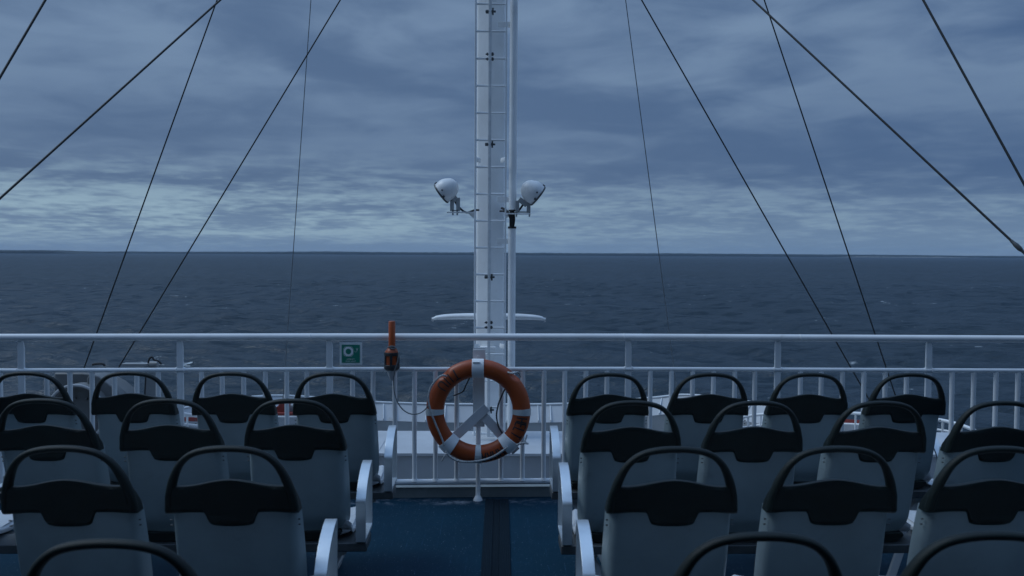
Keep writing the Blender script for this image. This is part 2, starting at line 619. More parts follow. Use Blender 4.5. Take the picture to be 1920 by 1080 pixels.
# ================================================================== SETTING
# ---- the sea: a sheet to the horizon with real swell where single waves can be seen
def build_sea():
    rr = [18.0]
    while rr[-1] < 42000:
        rr.append(rr[-1] * (1.0045 if 55 < rr[-1] < 420 else 1.0085) + 0.01)
    rr = np.array(rr)
    a_in = np.arange(-42, 42.01, 0.21)
    a_out = np.arange(45, 316, 3.0)
    ang = np.radians(np.concatenate([a_in, a_out]))
    nr, na = len(rr), len(ang)
    RR, AA = np.meshgrid(rr, ang, indexing='ij')
    X, Y = RR * np.sin(AA), RR * np.cos(AA)
    Z = np.zeros_like(X)
    rng = np.random.RandomState(3)
    step = np.maximum(np.gradient(rr)[:, None] * np.ones_like(RR), RR * math.radians(0.21))
    for k in range(60):
        lam = 2.4 * (22.0 / 2.4) ** rng.rand()
        th = math.radians(62) + rng.randn() * 0.42
        amp = 0.0200 * lam ** 0.45 * (0.6 + 0.8 * rng.rand())
        kk = 2 * math.pi / lam
        ph = rng.rand() * 6.283
        fade = np.clip((lam / (step * 3.2)) - 1.0, 0, 1)
        arg = kk * (X * math.cos(th) + Y * math.sin(th)) + ph
        s = 0.5 + 0.5 * np.sin(arg)
        Z += amp * fade * (2 * s ** 1.4 - 1)
    Z[:, len(a_in):] *= 0.5
    co = np.stack([X, Y, Z], -1).reshape(-1, 3)
    i, j = np.meshgrid(np.arange(nr - 1), np.arange(na), indexing='ij')
    j2 = (j + 1) % na
    quads = np.stack([i * na + j, (i + 1) * na + j, (i + 1) * na + j2, i * na + j2], -1).reshape(-1, 4)
    me = bpy.data.meshes.new('sea')
    me.vertices.add(len(co))
    me.vertices.foreach_set('co', co.ravel())
    me.loops.add(quads.size)
    me.loops.foreach_set('vertex_index', quads.ravel().astype(np.int32))
    me.polygons.add(len(quads))
    me.polygons.foreach_set('loop_start', (np.arange(len(quads)) * 4).astype(np.int32))
    me.polygons.foreach_set('use_smooth', np.ones(len(quads), dtype=bool))
    me.update(calc_edges=True)
    me.validate()
    me.materials.append(SEA)
    bm = bmesh.new()
    bm.from_mesh(me)
    bmesh.ops.recalc_face_normals(bm, faces=bm.faces)
    bm.faces.ensure_lookup_table()
    if sum(f.normal.z for f in bm.faces[:50]) < 0:
        bmesh.ops.reverse_faces(bm, faces=bm.faces)
    bm.to_mesh(me)
    bm.free()
    o = bpy.data.objects.new('sea', me)
    o.location = (0, 0, SEA_Z)
    COL.objects.link(o)
    tag(o, kind='structure')


build_sea()


# ---- far wooded shore and a nearer wooded point
def wave(x, seed):
    rs = random.Random(seed)
    return sum(rs.uniform(0.4, 1) / (k + 1) ** 0.7 * math.sin(x * (0.6 + 0.9 * k) * rs.uniform(0.8, 1.2) + rs.uniform(0, 6.28))
               for k in range(14)) / 3.0


def shore(name, pts, dist, depth, seed, mat, step=14.0, rag=1.6):
    """wooded land: tree-top line (pixel x, metres high) laid at its distance, with a rounded depth"""
    rs = random.Random(seed)
    mb = MB()
    x0 = P(pts[0][0], 480, dist).x
    x1 = P(pts[-1][0], 480, dist).x
    n = int((x1 - x0) / step)
    prof = [(0.0, 0.0), (0.01, 0.55), (0.05, 0.82), (0.3, 1.0), (0.7, 0.9), (1.0, 0.0)]
    tab = [(P(a, 480, dist).x, h) for a, h in pts]
    g = []
    for i in range(n + 1):
        x = x0 + (x1 - x0) * i / n
        h = interp(x, tab)
        h = h + min(1, h / 6) * (1.3 * wave(x * 0.004, seed) + rag * rs.uniform(-0.5, 0.5))
        h = max(h, 0.02)
        row = []
        for d, k in prof:
            jit = rs.uniform(-0.6, 0.6) if 0 < d < 1 and h > 2 else 0
            row.append((x, dist + d * depth + 60 * wave(x * 0.0013, seed + 5), SEA_Z + (h * k + jit if k else -1.5)))
        g.append(row)
    nc = len(prof)
    vs = [p for r_ in g for p in r_]
    fs = [(i * nc + j, i * nc + j + 1, (i + 1) * nc + j + 1, (i + 1) * nc + j) for i in range(n) for j in range(nc - 1)]
    mb.add(vs, fs)
    return tag(mb.build(name, mat, angle=60), kind='structure')


DIST = 5600.0
K = 1.22 * DIST / F_PX
shore('far_shore', [(-1400, 3.2 * K), (60, 3.6 * K), (140, 3.0 * K), (160, 2.4 * K), (200, 3.1 * K), (330, 2.6 * K), (335, 3.2 * K), (480, 3.6 * K),
                    (600, 4.6 * K), (760, 4.2 * K), (960, 4.4 * K), (1100, 4.0 * K), (1300, 4.6 * K), (1500, 4.2 * K),
                    (1700, 4.0 * K), (1780, 3.3 * K), (1920, 3.0 * K), (3300, 3.0 * K)], DIST, 500, 11, FOREST)
D2 = 4300.0
K2 = D2 / F_PX
shore('wooded_point', [(-1300, 6.0 * K2), (-200, 6.4 * K2), (20, 6.2 * K2), (60, 6.4 * K2), (98, 5.6 * K2), (112, 4.0 * K2), (120, 2.3 * K2), (140, 1.6 * K2), (160, 0.0)], D2, 300, 23, FOREST)
shore('beach', [(1560, 0.0), (1600, 0.7 * K), (1640, 1.0 * K), (1700, 0.8 * K), (1760, 1.0 * K), (1800, 0.5 * K), (1840, 0)], DIST - 70, 30, 31, SAND, rag=0.8)

# ---- the passenger deck, its coaming, and the lower parts of the ship
RAIL_PLAN = [(-6.0, 5.50), (-3.6, 5.665), (-1.20, 5.81), (0.83, 5.88), (4.0, 5.86), (6.0, 5.80)]


def rail_y(x):
    return interp(x, RAIL_PLAN)


def slab_deck():
    mb = MB()
    xs = [-6.0, -3.6, -1.2, 0.83, 4.0, 6.0]
    top = [[(x, -4.0, 0.0) for x in xs], [(x, rail_y(x) + 0.02, 0.0) for x in xs]]
    bot = [[(x, y, -0.35) for x, y, z in row] for row in top]
    mb.slab(top, bot)
    return tag(mb.build('deck', DECK, smooth=False), kind='structure')


slab_deck()
mb = MB()
for (xa, ya), (xb, yb) in zip(RAIL_PLAN, RAIL_PLAN[1:]):
    vs = []
    for x, y in ((xa, ya), (xb, yb)):
        vs += [(x, y + 0.022, -0.36), (x, y + 0.13, -0.36), (x, y + 0.13, 0.070), (x, y + 0.022, 0.070)]
    mb.add(vs, [(0, 4, 5, 1), (1, 5, 6, 2), (2, 6, 7, 3), (3, 7, 4, 0)])
mb.add([(-6.0, 5.522, -0.36), (-6.0, 5.63, -0.36), (-6.0, 5.63, 0.07), (-6.0, 5.522, 0.07)], [(0, 1, 2, 3)])
mb.add([(6.0, 5.822, -0.36), (6.0, 5.93, -0.36), (6.0, 5.93, 0.07), (6.0, 5.822, 0.07)], [(0, 3, 2, 1)])
tag(mb.build('deck_coaming', COAM, smooth=False), kind='structure')

# lower deck and hull
mb = MB()
mb.box((0, 6.5, -2.45), (13.0, 17.0, 0.1))
tag(mb.build('lower_deck', CASING, smooth=False), kind='structure')
mb = MB()
hp = [(-6.6, -30), (6.6, -30), (6.6, 12), (5.6, 14.2), (3.6, 15.4), (-3.6, 15.4), (-5.6, 14.2), (-6.6, 12)]
mb.prism(hp, lambda a, c: (a, c, SEA_Z - 1.5), lambda a, c: (a, c, -2.52))
tag(mb.build('ship_hull', HULL, bevel=0.05), 'dark blue hull of the ferry below the white casing', 'ship hull')

# casing with the flat white roof the mast stands on
CAS_Y0, CAS_Y1, CAS_Z = 9.06, 10.20, -0.44
root = empty('mast_casing', (0, CAS_Y0, -2.4))


def in_root(o, rt):
    o.parent = rt
    o.matrix_parent_inverse = Matrix.Translation(rt.location).inverted()
    return o


mb = MB()
mb.box((0, (CAS_Y0 + CAS_Y1) / 2, (CAS_Z - 0.03 - 2.4) / 2), (11.6, CAS_Y1 - CAS_Y0 - 0.03, 2.4 + CAS_Z - 0.03))
in_root(mb.build('wall', CASING, bevel=0.01), root)
mb = MB()
mb.box((0, (CAS_Y0 + CAS_Y1) / 2, CAS_Z - 0.015), (11.64, CAS_Y1 - CAS_Y0 + 0.012, 0.03))
for xx in (-4.2, -2.7, -1.3, 0.9, 2.4, 3.9):
    mb.box((xx, (CAS_Y0 + CAS_Y1) / 2, CAS_Z + 0.003), (0.012, CAS_Y1 - CAS_Y0 - 0.1, 0.006))
in_root(mb.build('roof', ROOFW, bevel=0.006), root)
tag(root, 'wide white steel casing with flat roof below the railing, carrying the mast', 'deckhouse')

# bulwark beyond it: upright plate with its shade put into grey paint, white flared and ribbed top strake
root = empty('bulwark', (0, 13.8, -2.4))
pl = [(-4.6, 12.2), (-4.2, 12.9), (-3.6, 13.45), (-2.9, 13.8), (-2.0, 13.95)] + [(x / 10, 14.0) for x in range(-14, 21, 2)] + \
     [(2.3, 13.98), (2.6, 13.9), (2.9, 13.78), (3.3, 13.5), (3.8, 13.0), (4.3, 12.3)]


def bul_dz(x):
    return 0.14 * (abs(x + 0.2) / 2.74) ** 3 if abs(x + 0.2) < 3.2 else 0.14 * (3.2 / 2.74) ** 3


def bul_n(i):
    a, c = Vector(pl[max(i - 1, 0)]), Vector(pl[min(i + 1, len(pl) - 1)])
    t = (c - a).normalized()
    return Vector((-t.y, t.x))


wall = MB()
top = MB()
ga, gb, ta, tb = [], [], [], []
for i, (x, y) in enumerate(pl):
    nn = bul_n(i)
    dz = bul_dz(x)
    inn = Vector((x, y)) - nn * 0.24
    ga.append([(inn.x, inn.y, -2.4), (inn.x, inn.y, -1.045 + dz)])
    o2 = inn + nn * 0.02
    gb.append([(o2.x, o2.y, -2.4), (o2.x, o2.y, -1.045 + dz)])
    ta.append([(inn.x - nn.x * 0.01, inn.y - nn.y * 0.01, -1.04 + dz), (x, y, -0.80 + dz)])
    o3 = Vector((x, y)) + nn * 0.03
    tb.append([(o2.x, o2.y, -1.06 + dz), (o3.x, o3.y, -0.82 + dz)])
wall.slab(ga, gb)
top.slab(ta, tb)
in_root(wall.build('plate', GREYW, bevel=0.004), root)
in_root(top.build('top_strake', ROOFW, bevel=0.004), root)
mb = MB()
rp = catmull([(x, y, bul_dz(x) - 0.785) for x, y in pl], 3)
mb.tube(rp, 0.016, 8)
in_root(mb.build('cap_rail', WHITE), root)
xs_done = -4.4
for q in range(34):
    x = -4.2 + q * 0.25 + (0.05 if q % 2 else 0)
    for i in range(len(pl) - 1):
        if pl[i][0] <= x < pl[i + 1][0]:
            t = (x - pl[i][0]) / (pl[i + 1][0] - pl[i][0])
            y = pl[i][1] + (pl[i + 1][1] - pl[i][1]) * t
            nn = bul_n(i if t < 0.5 else i + 1)
            dz = bul_dz(x)
            a0 = Vector((x, y)) - nn * 0.245
            mbr = MB()
            tt = Vector((nn.y, -nn.x)) * 0.006
            b0, b1 = a0 - nn * 0.015, Vector((x, y)) - nn * 0.03
            vs = []
            for sg in (-1, 1):
                vs += [(a0.x + tt.x * sg, a0.y + tt.y * sg, -1.04 + dz), (b0.x + tt.x * sg, b0.y + tt.y * sg, -1.0 + dz),
                       (b1.x + tt.x * sg, b1.y + tt.y * sg, -0.80 + dz), (x + tt.x * sg, y + tt.y * sg, -0.81 + dz)]
            mbr.add(vs, [(0, 1, 2, 3), (7, 6, 5, 4), (0, 4, 5, 1), (1, 5, 6, 2), (2, 6, 7, 3), (3, 7, 4, 0)])
            in_root(mbr.build('rib', WHITE), root)
            break
tag(root, 'curved ship bulwark with white ribbed flared top beyond the lifebuoy', 'bulwark')

# unseen house added behind the camera to keep the seat backs in shade
root = empty('shading_house', (0, -2.4, 0))
mb = MB()
mb.box((0, -3.9, 3.0), (13.0, 4.2, 6.0))
in_root(mb.build('wall', DARKHOUSE, bevel=0.03), root)
mb = MB()
mb.box((0, -1.5, 2.95), (11.0, 1.2, 0.10))
in_root(mb.build('shading_canopy', DARKHOUSE, bevel=0.02), root)
for k in range(7):
    mb = MB()
    mb.box((-4.8 + k * 1.6, -1.80, 1.75), (1.2, 0.04, 0.8))
    w = in_root(mb.build('window', WHITE, bevel=0.01), root)
    mb = MB()
    mb.box((-4.8 + k * 1.6, -1.778, 1.75), (1.06, 0.012, 0.66))
    g = mb.build('pane', GLASS)
    g.parent = w
    g.matrix_parent_inverse = Matrix.Identity(4)
tag(root, 'added dark house block with windows behind the seats, out of view', 'deckhouse')

# ================================================================== RAILING
def rail_pt(px, py):
    """point of the railing at this pixel column"""
    p = P(px, py, 5.8)
    for _ in range(4):
        p = P(px, py, rail_y(p.x))
    return p


Z_TOP, Z_MID, Z_BOT = 1.100, 0.882, 0.113
root = empty('railing', (-0.15, 5.84, 0))


def plan_line(z, dy=0.0):
    return [(x, y + dy, z) for x, y in RAIL_PLAN]


mb = MB()
mb.tube(plan_line(Z_TOP), 0.0245, 20)
for px in (583, 1170, 1500):
    p = rail_pt(px, 632)
    mb.tube([(p.x - 0.004, p.y, Z_TOP), (p.x, p.y, Z_TOP), (p.x + 0.004, p.y, Z_TOP)], [0.0243, 0.027, 0.0243], 20)
in_root(mb.build('top_rail', WHITE), root)
mb = MB()
mb.tube(plan_line(Z_MID), 0.0150, 14)
in_root(mb.build('middle_rail', WHITE), root)
mb = MB()
mb.tube(plan_line(Z_BOT), 0.0205, 14)
in_root(mb.build('bottom_rail', WHITE), root)
mains = [-240, 40, 338, 618, 1178, 1458, 1741, 2022]
bal = [-200, -160, -120, -80, -40, 0, 87.5, 131, 172.5, 214.5, 256.5, 297, 377.8, 416.5, 457, 497.5, 537.5, 575, 661, 699.5, 740, 777.5,
       816.5, 856.5, 940, 980.5, 1020.3, 1059, 1098.7, 1138, 1219.5, 1259, 1298.7, 1338, 1378, 1415.5,
       1501, 1540, 1580, 1620, 1660, 1700, 1785.5, 1826, 1868, 1909, 1950, 1986, 2062, 2102]
for px in mains:
    p = rail_pt(px, 690)
    x, y = p.x, rail_y(p.x)
    mb = MB()
    # flat bar standing behind the middle rail, shouldered below the top rail
    w = 0.021
    poly = [(-w, 0.0), (w, 0.0), (w, 1.03), (w * 0.85, 1.055), (w * 0.55, 1.078), (-w * 0.80, 1.078), (-w, 1.05)]
    mb.prism(poly, lambda a, c: (x + a, y - 0.008, c), lambda a, c: (x + a, y + 0.010, c))
    for s in (-1, 1):
        mb.tube([(x + s * 0.020, y, Z_MID), (x + s * 0.034, y, Z_MID)], [0.0205, 0.0155], 12)
    mb.box((x, y - 0.02, 0.006), (0.09, 0.07, 0.012))
    in_root(mb.build('post', WHITE, bevel=0.003), root)
for px in bal:
    p = rail_pt(px, 700)
    x, y = p.x, rail_y(p.x)
    mb = MB()
    jx = random.uniform(-0.002, 0.002)
    mb.tube([(x, y, Z_BOT + 0.012), (x, y, Z_BOT + 0.03), (x + jx, y, 0.5), (x, y, Z_MID - 0.035), (x, y, Z_MID - 0.012)],
            [0.019, 0.0155, 0.0155, 0.0160, 0.0175], 12)
    mb.tube([(x, y, Z_BOT + 0.008), (x, y, Z_BOT + 0.026)], [0.026, 0.0160], 12)
    in_root(mb.build('baluster', WHITE), root)
tag(root, 'white painted tube railing with upright bars across the deck edge', 'railing')

# ================================================================== SEATS
LEAN = math.tan(R(13.5))


def back_y(x, z, extra=0.0):
    return (1.06 - z) * LEAN + 0.22 * x * x + extra


ZS, XS = 1.085, 1.045


def hz_(z):
    return 1.08 - (1.08 - z) * ZS


OUT = [(0.80, 0.199), (0.870, 0.198), (0.93, 0.190), (0.955, 0.183), (1.012, 0.152), (1.045, 0.125), (1.066, 0.10)]
OUT = [(hz_(z), w * XS) for z, w in OUT]


def make_seat():
    """the moulded pan; children backrest (> bolts in its mesh), head panel, grab handle"""
    mb = MB()
    # pan: rolled side edges, dropped front lip
    ga, gb = [], []
    for i in range(15):
        t = i / 14
        y = 0.178 + 0.36 * t
        zc = 0.488 - 0.022 * math.sin(math.pi * min(1, t * 1.1)) - 0.05 * max(0, (t - 0.82) / 0.18) ** 2 + 0.03 * max(0, (0.15 - t) / 0.15) ** 2
        ra, rb = [], []
        for j in range(21):
            u = -1 + 2 * j / 20
            hw = 0.214 - 0.012 * smoothstep(0.7, 1, t)
            z = zc + 0.020 * u ** 4 - 0.022 * max(0, (abs(u) - 0.9) / 0.1) ** 2
            ra.append((u * hw, y, z))
            rb.append((u * hw * 0.985, y, z - 0.020))
        ga.append(ra)
        gb.append(rb)
    mb.slab(ga, gb, 0)
    # tapering underside, black block painting in the shaded hollow at its rear
    mb.prism([(-0.208, 0.481), (0.208, 0.481), (0.195, 0.470), (0.125, 0.449), (-0.125, 0.449), (-0.195, 0.470)],
             lambda a, c: (a, 0.190, c), lambda a, c: (a * 0.96, 0.50, c), 0)
    mb.prism([(-0.165, 0.490), (0.165, 0.490), (0.172, 0.478), (0.150, 0.458), (0.118, 0.4475), (-0.118, 0.4475), (-0.150, 0.458), (-0.172, 0.478)],
             lambda a, c: (a, 0.152, c), lambda a, c: (a, 0.1895, c), 1)
    seat = mb.build('seat', [PANM, BLACK], bevel=0.004)

    # backrest shell
    mb = MB()
    ga, gb = [], []
    NZ, NX = 22, 29
    for i in range(NZ):
        t = i / (NZ - 1)
        z = 0.866 - (0.866 - 0.484) * t
        hw = 0.2015 + 0.005 * math.sin(math.pi * t)
        if t > 0.80:
            q = (t - 0.80) / 0.20
            hw -= 0.036 * (1 - math.sqrt(max(0, 1 - q * q)))
        ra, rb = [], []
        for j in range(NX):
            u = -1 + 2 * j / (NX - 1)
            u = math.copysign(abs(u) ** 0.8, u)
            fl = 0.050 * max(0, (abs(u) - 0.87) / 0.13) ** 1.7
            y = back_y(0, z) - 0.024 * (1 - abs(u) ** 2.4) + 0.014 + fl + 0.012 + 0.02 * smoothstep(0.8, 1, t)
            ra.append((u * hw, y, z))
            rb.append((u * (hw - 0.010), y + 0.014, z + (0.004 if t > 0.5 else -0.004)))
        ga.append(ra)
        gb.append(rb)
    mb.slab(ga, gb, 0)
    for s in (-1, 1):
        for dz in (0.0, 0.018):
            zz = 0.822 - dz
            mb.cyl((s * 0.1970, back_y(0, zz) + 0.040, zz), (s * 0.2040, back_y(0, zz) + 0.040, zz), 0.0026, seg=10, mi=1)
    mb.build('backrest', [SHELL, SCREW], seat, angle=50)

    # black head panel with the drooping tab
    def zb(x):
        a = abs(x)
        k = smoothstep(0.086, 0.066, a)
        side = hz_(0.876 - 0.006 * smoothstep(0.12, 0.203, a))
        tab = hz_(0.832 + 0.010 * (a / 0.07) ** 4)
        return side * (1 - k) + min(tab, side) * k

    def zt(x):
        a = abs(x)
        z = hz_(0.975 - 0.021 * (smoothstep(0.0, 0.155, a)))
        if a > 0.172:
            z = min(z, interp(-a, [(-w_, z_) for z_, w_ in reversed(sorted(OUT))][::-1]))
        return z

    xs = sorted(set([round(s * v * XS, 4) for s in (-1, 1) for v in
                     (0, .015, .03, .045, .056, .064, .068, .072, .076, .080, .085, .092, .105, .12, .135, .15, .16, .168, .175, .181, .186, .190, .194, .1975)]))
    ga, gb = [], []
    for x in xs:
        za, zbm = zt(x), zb(x)
        ra, rb = [], []
        for i in range(12):
            z = za + (zbm - za) * i / 11
            e = min(1.0, min(za - z, z - zbm) / 0.009) if za - zbm > 0.02 else 0.4
            ed = min(1.0, (0.2066 - abs(x)) / 0.010)
            rim = (1 - max(0, e)) ** 2 * 0.007 + (1 - max(0, ed)) ** 2 * 0.008
            ridge = -0.0035 * math.exp(-((z - zbm - 0.013) / 0.004) ** 2)
            ra.append((x, back_y(x, z) - 0.004 + rim + ridge, z))
            rb.append((x, back_y(x, z) + 0.030 - rim + 0.032 * (abs(x) / 0.2065) ** 8 * smoothstep(0.93, 0.88, z), z))
        ga.append(ra)
        gb.append(rb)
    mb = MB()
    mb.slab(ga, gb)
    mb.build('head_panel', BLACK, seat, angle=45)

    # grab handle arching over it
    c = [(0.1850, 0.882), (0.1790, 0.925), (0.1695, 0.960), (0.1600, 0.985), (0.1480, 1.009), (0.1340, 1.028), (0.113, 1.046), (0.086, 1.0585), (0.047, 1.0665), (0.0, 1.0690)]
    c = [(x * XS, hz_(z)) for x, z in c]
    full = [(-x, z) for x, z in c] + [(x, z) for x, z in reversed(c[:-1])]
    pts = catmull([Vector((x, back_y(x, z) + 0.012, z)) for x, z in full], 5)
    rad = []
    for p in pts:
        rad.append(0.0103 + 0.0041 * smoothstep(1.05, 0.94, p.z))
    mb = MB()
    mb.tube(pts, rad, 14, up=(0, 1, 0), sx=1.35, sy=1.0)
    mb.build('grab_handle', BLACK, seat, angle=60)
    return seat


def make_armrest(parent, x):
    prof = [(0.118, 0.452), (0.118, 0.54), (0.118, 0.612), (0.121, 0.624), (0.130, 0.638), (0.158, 0.668), (0.196, 0.697), (0.240, 0.722),
            (0.288, 0.740), (0.332, 0.749), (0.342, 0.746), (0.345, 0.735), (0.345, 0.60), (0.345, 0.475), (0.339, 0.459), (0.322, 0.452)]
    n = len(prof)
    cen = Vector((0.20, 0.60))
    ins = []
    for i, p in enumerate(prof):
        a, c = Vector(prof[i - 1]), Vector(prof[(i + 1) % n])
        t = (c - a).normalized()
        nn = Vector((t.y, -t.x))
        if nn.dot(cen - Vector(p)) < 0:
            nn = -nn
        ins.append(Vector(p) + nn * 0.011)
    w = 0.0205
    vs, fs = [], []
    for s in (-1, 1):
        vs += [(x + s * w, p[0], p[1]) for p in prof]
        vs += [(x + s * w, p[0], p[1]) for p in ins]
    for i in range(n):
        j = (i + 1) % n
        fs.append((i, j, 2 * n + j, 2 * n + i))                     # outside
        fs.append((n + j, n + i, 3 * n + i, 3 * n + j))             # inside
        fs.append((j, i, n + i, n + j))
        fs.append((2 * n + i, 2 * n + j, 3 * n + j, 3 * n + i))
    mb = MB()
    mb.add(vs, fs)
    return mb.build('armrest', ARM, parent, bevel=0.0035, bseg=3, angle=50)


def make_leg(parent, x, lean):
    """splayed pair of struts, leaning sideways by lean from beam to foot plates"""
    mb = MB()
    mb.box((x, 0.21, 0.398), (0.07, 0.13, 0.022))
    for y0, y1 in ((0.18, 0.06), (0.23, 0.30)):
        d = Vector((lean, y1 - y0, -0.385))
        rot = Vector((0, 0, -1)).rotation_difference(d).to_matrix()
        mb.box((x + lean / 2, (y0 + y1) / 2, 0.20), (0.040, 0.022, d.length), 0, rot)
        mb.box((x + lean, y1, 0.005), (0.056, 0.09, 0.010))
        for sx in (-0.017, 0.017):
            yy = y1 + (0.025 if y1 > 0.2 else -0.025)
            mb.cyl((x + lean + sx, yy, 0.010), (x + lean + sx, yy, 0.020), 0.007, seg=6, mi=1)
    return mb.build('leg', [GREYW, BOLT], parent, bevel=0.003)


def make_row(y, xs, arm_in, arm_out):
    """xs: seat centres, aisle seat first; arm_in / arm_out: armrest positions"""
    rt = empty('seat_row', (xs[0], y, 0))
    sgn = 1 if xs[-1] > xs[0] else -1
    first = make_seat()
    for k, x in enumerate(xs):
        s = first if k == 0 else copy_tree(first)
        s.parent = rt
        s.location = (x - xs[0], 0, 0)
    x0, x1 = arm_in - xs[0], arm_out - xs[0]
    lo, hi = min(x0, x1) - 0.024, max(x0, x1) + 0.024
    mb = MB()
    mb.box(((lo + hi) / 2, 0.200, 0.4275), (hi - lo, 0.15, 0.038))
    mb.box(((lo + hi) / 2, 0.320, 0.4250), (hi - lo - 0.12, 0.045, 0.030))
    mb.build('beam', STEEL, rt, bevel=0.004)
    make_armrest(rt, x0)
    make_armrest(rt, x1)
    make_leg(rt, sgn * -0.155, sgn * 0.20)
    make_leg(rt, (xs[-1] - xs[0]) + sgn * 0.14, sgn * -0.20)
    return rt


LX, RX = -0.838, 0.535
ROWS_Y = [4.265, 3.470, 2.640, 1.780]
left_x = [LX - 0.500 * k for k in range(4)]
right_x = [RX + 0.507 * k for k in range(4)]
first_left = make_row(ROWS_Y[0], left_x, LX + 0.257, left_x[-1] - 0.235)
first_right = make_row(ROWS_Y[0], right_x, RX - 0.250, right_x[-1] + 0.225)
SIDE_L = "on the orange light's side of the aisle"
lab_l = ['row of grey seats closest to the railing, just under the green sign',
         "second seat row from the railing on the green sign's side of the aisle",
         "third seat row from the railing on the green sign's side of the aisle",
         "seat row closest to the viewer on the sign's side, one dark handle arch showing"]
lab_r = ['row of grey seats closest to the railing, across the aisle from the green sign',
         'second seat row from the railing, across the aisle from the green sign',
         'third seat row from the railing, across the aisle from the green sign',
         'seat row closest to the viewer, two dark handle arches across the aisle from the sign']
GRP = 'rows of bolted seats facing the railing'
# the rows are bolted down a little askew: (x shift, y shift, turn in degrees) of each
ASKEW_L = [(0.010, -0.01, 0.8), (-0.002, 0.005, 1.2), (0.006, -0.016, 1.5), (0.028, -0.030, 1.6)]
ASKEW_R = [(0.004, 0.0, 1.2), (-0.004, -0.020, 0.9), (0.004, -0.012, 0.9), (0.022, 0.018, 1.2)]
for k, y in enumerate(ROWS_Y):
    for base, labs, ask, bx in ((first_left, lab_l, ASKEW_L, LX), (first_right, lab_r, ASKEW_R, RX)):
        o = base if k == 0 else copy_tree(base)
        o.location = (bx + ask[k][0], y + ask[k][1], 0)
        o.rotation_euler = (0, 0, R(ask[k][2]))
        tag(o, labs[k], 'seat row', GRP)
        for ch in o.children:
            if ch.name.startswith('seat'):
                ch.rotation_euler = (R(random.uniform(-0.35, 0.35)), R(random.uniform(-0.3, 0.3)), R(random.uniform(-0.7, 0.7)))

# rubber strip down the aisle
mb = MB()
mb.box((-0.072, 2.0, 0.004), (0.056, 7.6, 0.008))
mb.box((0.025, 2.0, 0.004), (0.062, 7.6, 0.008))
mb.box((-0.025, 2.0, 0.0025), (0.037, 7.6, 0.005))
tag(mb.build('aisle_mat', STRIP, bevel=0.0015), 'narrow dark studded rubber strip running along the blue aisle', 'floor mat')

# ================================================================== LIFEBUOY AND ITS BRACKET
BX = P(897.5, 770, 5.82).x
BZ = P(897.5, 770.5, 5.74).z
BY = 5.735
RC, RT = 0.288, 0.0600            # ring centre-line radius, tube radius
root = empty('lifebuoy', (BX, BY, BZ))


def tor(th, phi, off=0.0, flat=0.80):
    """point on the ring: th clockwise seen by the viewer from the top, phi round the tube (0 = towards viewer, + outward)"""
    rr = RC + (RT + off) * math.sin(phi)
    return Vector((rr * math.sin(th), -(RT * flat + off) * math.cos(phi), rr * math.cos(th)))


mb = MB()
NT_, NP = 120, 28
vs, fs = [], []
notch = [R(-42.0), R(44.0)]
for i in range(NT_):
    th = 2 * math.pi * i / NT_
    for j in range(NP):
        ph = 2 * math.pi * j / NP
        off = 0.0
        for nt0 in notch:                                         # moulded recesses for the grab line
            dth = (th - nt0 + math.pi) % (2 * math.pi) - math.pi
            dp = (ph - R(72) + math.pi) % (2 * math.pi) - math.pi
            q = (dth / R(4.8)) ** 2 + (dp / R(34)) ** 2
            off -= 0.030 * math.exp(-q ** 2)
        vs.append(tor(th, ph, off))
for i in range(NT_):
    for j in range(NP):
        a, c = i * NP + j, i * NP + (j + 1) % NP
        d, e = ((i + 1) % NT_) * NP + (j + 1) % NP, ((i + 1) % NT_) * NP + j
        fs.append((a, c, d, e))
mb.add(vs, fs)
mb.build('ring', ORANGE, root, angle=80)


def band(th0, th1, name='reflective_band', mat=REFL, off=0.0025, p0=0.0, p1=2 * math.pi):
    mbb = MB()
    na, nb = 8, 28
    ga_, gb_ = [], []
    for i_ in range(na + 1):
        t_ = th0 + (th1 - th0) * i_ / na
        ga_.append([tor(t_, p0 + (p1 - p0) * j_ / nb, off) for j_ in range(nb + 1)])
        gb_.append([tor(t_, p0 + (p1 - p0) * j_ / nb, off - 0.004) for j_ in range(nb + 1)])
    mbb.slab(ga_, gb_)
    return mbb.build(name, mat, root, angle=60)


band(R(-94.5), R(-86.5))
band(R(86.5), R(94.5))
band(R(175.5), R(184.0))

# block lettering, each letter a set of strokes on a 0..1 box (x right, y up)
GL = {'T': ([(0, 1), (1, 1)], [(.5, 1), (.5, 0)]), 'I': ([(.5, 1), (.5, 0)],), 'U': ([(0, 1), (0, .3), (.15, .06), (.5, 0), (.85, .06), (1, .3), (1, 1)],),
      'H': ([(0, 1), (0, 0)], [(1, 1), (1, 0)], [(0, .5), (1, .5)]), 'E': ([(1, 1), (0, 1), (0, 0), (1, 0)], [(0, .52), (.85, .52)]),
      'L': ([(0, 1), (0, 0), (1, 0)],), 'R': ([(0, 0), (0, 1), (.8, 1), (1, .85), (1, .65), (.8, .5), (0, .5)], [(.45, .5), (1, 0)]),
      'M': ([(0, 0), (0, 1), (.5, .4), (1, 1), (1, 0)],), 'A': ([(0, 0), (.5, 1), (1, 0)], [(.2, .38), (.8, .38)])}


